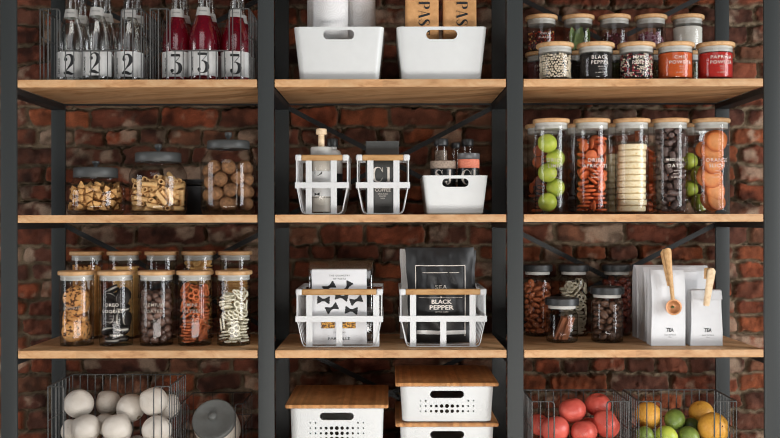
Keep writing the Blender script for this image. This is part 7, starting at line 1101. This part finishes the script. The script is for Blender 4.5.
# ------------------------------------------------------------------ produce
def relax(P,box,it=200,pin=.0):
    P=[list(p) for p in P]
    for _ in range(it):
        for i in range(len(P)):
            for j in range(i):
                a,b=P[i],P[j]; d=[a[k]-b[k] for k in range(3)]; L=math.sqrt(sum(q*q for q in d)) or 1e-6; m=a[3]+b[3]+.0006-L
                if m>0:
                    for k in range(3): s=d[k]/L*m*.5*(1 if k!=1 else 1.3); a[k]+=s; b[k]-=s
        for a in P:
            a[0]=min(max(a[0],box[0]+a[3]),box[1]-a[3]); a[1]=min(max(a[1],box[2]+a[3]),box[3]-a[3]); a[2]=max(a[2],box[4]+a[3])
    return P
def pp(px,py,Y,r): return [X(px,Y),Y-D,Z(py,Y),r]
def me_onion():
    def fn(v):
        t=v.z/.04; return (v.x*(1-.06*max(0,t)),v.y*(1-.06*max(0,t)),v.z*.93+(.005*max(0,(t-.86)/.14)**1.5 if t>0 else 0))
    mb=MB().ell(.04,.04,.04,28,20,fn=fn)
    return mb.mesh('onion',MT['onion'],smooth=80)
def me_root():
    mb=MB()
    for k in range(10):
        a=2*PI*k/10; mb.tube([(0,0,-.0362),(.004*math.cos(a),.004*math.sin(a),-.039),(.006*math.cos(a+.4),.006*math.sin(a+.4),-.0405)],.0006,4)
    return mb.mesh('root_end',MT['seed'],smooth=60)
MO=me_onion(); MR=me_root()
on=[pp(77,406.7,2.53,.0395),pp(66.7,428,2.515,.030),pp(83.7,429,2.475,.0390),pp(107.5,405,2.58,.034),pp(105,420,2.55,.029),pp(130,409,2.53,.0390),pp(117,427.5,2.472,.0400),pp(152.6,408,2.50,.0380),pp(155,430,2.475,.0390),pp(172,406,2.575,.034)]
ol=['upper left white onion leaning on the basket side','small white onion at the left end of the basket','front left white onion nearest the corner','white onion at the back centre of the heap','small white onion peeping out at the centre','rounded white onion at the upper centre right','largest front centre white onion','upper right white onion near the basket end','front right white onion behind the wires','white onion at the far back right corner']
nv=len(on)
for k in range(12): on.append([-.82+.0715*(k%4),2.475-D+.066*(k//4)-.0,S4+.004+.034,.032])
on=relax(on,(-.8645,-.5615,.0335,.2175,S4+.0055),300)
for i,(x,y,z,r) in enumerate(on):
    t=thing('white_onion',ol[i] if i<nv else 'white onion in the lower layer of the heap','onion',(x,y,z),(R.uniform(-.9,.9),R.uniform(-.9,.9),R.uniform(0,6)),'white onions in the wire basket'); t.scale=(r/.0402,)*3
    put('onion_bulb',MO,t); put('root_end',MR,t)
def me_tomato():
    def fn(v):
        a=math.atan2(v.y,v.x); r=math.hypot(v.x,v.y); t=v.z/.037
        lob=1+.025*math.cos(5*a)*(r/.037)
        dim=.009*math.exp(-(r/.010)**2) if t>0 else .004*math.exp(-(r/.008)**2)*-1
        return (v.x*lob,v.y*lob,v.z*.9-dim)
    return MB().ell(.037,.037,.037,30,20,fn=fn).mesh('tomato',MT['tomato'],smooth=80)
MTO=me_tomato(); MTS=MB().ell(.0042,.0036,.0016,12,6,M=Matrix.Translation((0,0,.0250))).mesh('stem_scar',MT['tomato_stem'],smooth=80)
to=[pp(572.3,414,2.51,.0360),pp(596,408.5,2.56,.0345),pp(557.7,433,2.478,.0370),pp(586,436,2.475,.0340),pp(612,427.7,2.485,.0375),pp(537,425,2.545,.0300),pp(590,424,2.55,.028)]
tl=['uppermost front red tomato in the middle of the basket','red tomato at the back top right of the heap','front left red tomato behind the wires','front centre red tomato at the frame edge','large front right red tomato behind the wires','red tomato at the back left behind the wires','red tomato half hidden in the middle of the heap']
nt_=len(to)
for k in range(6): to.append([.405+.0755*(k%3),2.472-D+.075*(k//3),S4+.004+.034,.034])
to=relax(to,(.364,.599,.0335,.1925,S4+.0055),300)
rots=[(-.25,.05),(-.05,-.15),(.5,-.5),(-.15,.15),(.9,.5),(.4,-.3),(.2,.2)]
for i,(x,y,z,r) in enumerate(to):
    a=rots[i] if i<nt_ else (.3,.3)
    t=thing('tomato',tl[i] if i<nt_ else 'red tomato in the lower layer of the basket','tomato',(x,y,z),(a[0],a[1],R.uniform(0,6)),'tomatoes in the wire basket'); t.scale=(r/.0372,)*3
    put('tomato_flesh',MTO,t); put('stem_scar',MTS,t)
def me_orange():
    def fn(v):
        t=v.z/.04; r=math.hypot(v.x,v.y); return (v.x,v.y,v.z*.95-(.003*math.exp(-(r/.005)**2) if t>0 else 0))
    return MB().ell(.04,.04,.04,28,20,fn=fn).mesh('orange',MT['orange'],smooth=80)
MOR=me_orange(); MON=MB().ell(.0022,.0022,.0012,10,6,M=Matrix.Translation((0,0,.0352))).mesh('navel',MT['tomato_stem'],smooth=80)
ci=[(pp(652,417,2.53,.0370),'o','upper left orange resting against the basket side'),(pp(719.6,430,2.485,.0405),'o','large orange at the front right'),(pp(696,415.5,2.565,.0330),'o','orange at the back, half hidden by a dark lime'),
(pp(675.8,424,2.505,.0300),'l','upper green lime between the two oranges'),(pp(693.5,423.5,2.525,.0250),'d','darkest green lime under the back orange'),(pp(666.5,434.5,2.472,.0285),'p','bright pale green lime at the front left'),(pp(691,438,2.475,.0280),'l','green lime at the front centre'),(pp(643.5,435,2.475,.0240),'l','green lime at the front left corner')]
P=[c[0] for c in ci]; nc=len(P)
for k in range(6): P.append([.68+.0755*(k%3),2.472-D+.075*(k//3),S4+.004+.030,.030])
P=relax(P,(.632,.873,.0335,.1925,S4+.0055),300)
def me_fruitlime(mat):
    def fn(v):
        t=v.x/.03; return (v.x*1.04+.003*math.copysign(max(0,(abs(t)-.86)/.14),t),v.y*.95,v.z*.95)
    return MB().ell(.03,.03,.03,24,18,fn=fn).mesh('lime',mat,smooth=80)
ML1,ML2=me_fruitlime(MT['lime']),me_fruitlime(MT['lime_dark'])
MT['lime_mid']=M('mid_lime_peel',(128,146,66),.42,0,.4,.2,38,c2=(94,114,50),bump=.0006); ML3=me_fruitlime(MT['lime_mid'])
for i,(x,y,z,r) in enumerate(P):
    k=ci[i][1] if i<nc else 'd'; lab=ci[i][2] if i<nc else 'dark lime in the lower layer of the basket'
    if k=='o':
        t=thing('orange',lab,'orange',(x,y,z),((1.25,.2,.3) if i==1 else (R.uniform(-1,1),R.uniform(-1,1),0)),'oranges in the wire basket'); t.scale=(r/.0402,)*3
        put('orange_peel',MOR,t); put('navel',MON,t)
    else:
        o=put('lime',{'l':ML3,'d':ML2,'p':ML1}[k],None,(x,y,z),(R.uniform(-.5,.5),R.uniform(-.6,.6),R.uniform(-1,1))); o.scale=(r/.0322,)*3; tag(o,lab,'lime','limes in the wire basket')

# tipped jar with grey lid in the thin basket
Yj=2.545; el=math.radians(38)
ax=Vector((-.05,-math.cos(el),math.sin(el))).normalized(); L=Vector((X(213,Yj),Yj-D,Z(418,Yj)))
rot=ax.to_track_quat('Z','Y').to_euler(); base=L-ax*.098
t=thing('tipped_jar','round jar with knobbed grey lid tipped forward in a thin black wire basket','jar',tuple(base),tuple(rot))
MB().lathe([(.040,0),(.052,.006),(.060,.020),(.060,.062),(.055,.076),(.050,.082)],40).build('pale_jar_body',MT['cream'],t,smooth=60)
l=MB().lathe([(.0560,.082),(.0585,.084),(.0585,.0935),(.0560,.096),(.0470,.0955),(.0455,.0945),(.010,.0950)],48).build('grey_lid',MT['tipped_lid'],t,smooth=45)
MB().lathe([(.005,.0945),(.0050,.100),(.0095,.106),(.0110,.112),(.0090,.117),(.003,.118)],24).build('knob',MT['tipped_lid'],l,smooth=60)

# ------------------------------------------------------------------ camera and light
cam=bpy.data.cameras.new('camera'); cam.sensor_width=36; cam.lens=36*F/780; cam.clip_start=.05
co=bpy.data.objects.new('camera',cam); COL.objects.link(co); co.location=(0,-D,ZC); co.rotation_euler=(PI/2,0,0); SC.camera=co
co.rotation_euler=(Matrix.Rotation(PI/2,3,'X')@Matrix.Rotation(math.radians(-.1),3,'Z')).to_euler()
def area(name,loc,target,sx,sy,power,color=(1,1,1)):
    l=bpy.data.lights.new(name,'AREA'); l.shape='RECTANGLE'; l.size=sx; l.size_y=sy; l.energy=power; l.color=color
    o=bpy.data.objects.new(name,l); COL.objects.link(o); o.location=loc; d=Vector(target)-Vector(loc); o.rotation_euler=d.to_track_quat('-Z','Y').to_euler(); return o
area('window_right',(4.5,-2.3,1.55),(.1,.0,1.35),2.0,2.6,262,(.965,.985,1))
area('window_left',(-4.6,-1.55,1.5),(-.1,.0,1.35),2.0,2.6,108,(.97,.985,1))
area('far_window',(4.2,-4.6,1.5),(0,.1,1.35),.9,2.4,34,(1,.98,.95))
area('room_light',(-.5,-3.6,3.3),(0,.1,1.3),2.6,1.6,30,(.98,.99,1))
area('low_bounce',(.3,-2.5,.2),(0,.1,1.8),2.8,.9,98,(1,.965,.92))  # added lamp standing in for floor bounce, brightens the shelf undersides
w=bpy.data.worlds.new('world'); SC.world=w; w.use_nodes=True
bg=w.node_tree.nodes['Background']; bg.inputs[0].default_value=(.92,.96,1,1); bg.inputs[1].default_value=.035
SC.view_settings.view_transform='Standard'; SC.view_settings.look='None'; SC.view_settings.exposure=-.27; SC.view_settings.gamma=1
SC.cycles.transparent_max_bounces=32; SC.cycles.max_bounces=8; SC.cycles.use_denoising=True; SC.cycles.caustics_reflective=False; SC.cycles.caustics_refractive=False

SC.cycles.denoising_prefilter='ACCURATE'; SC.cycles.denoising_input_passes='RGB_ALBEDO'; SC.cycles.use_adaptive_sampling=False; SC.cycles.filter_width=1.15
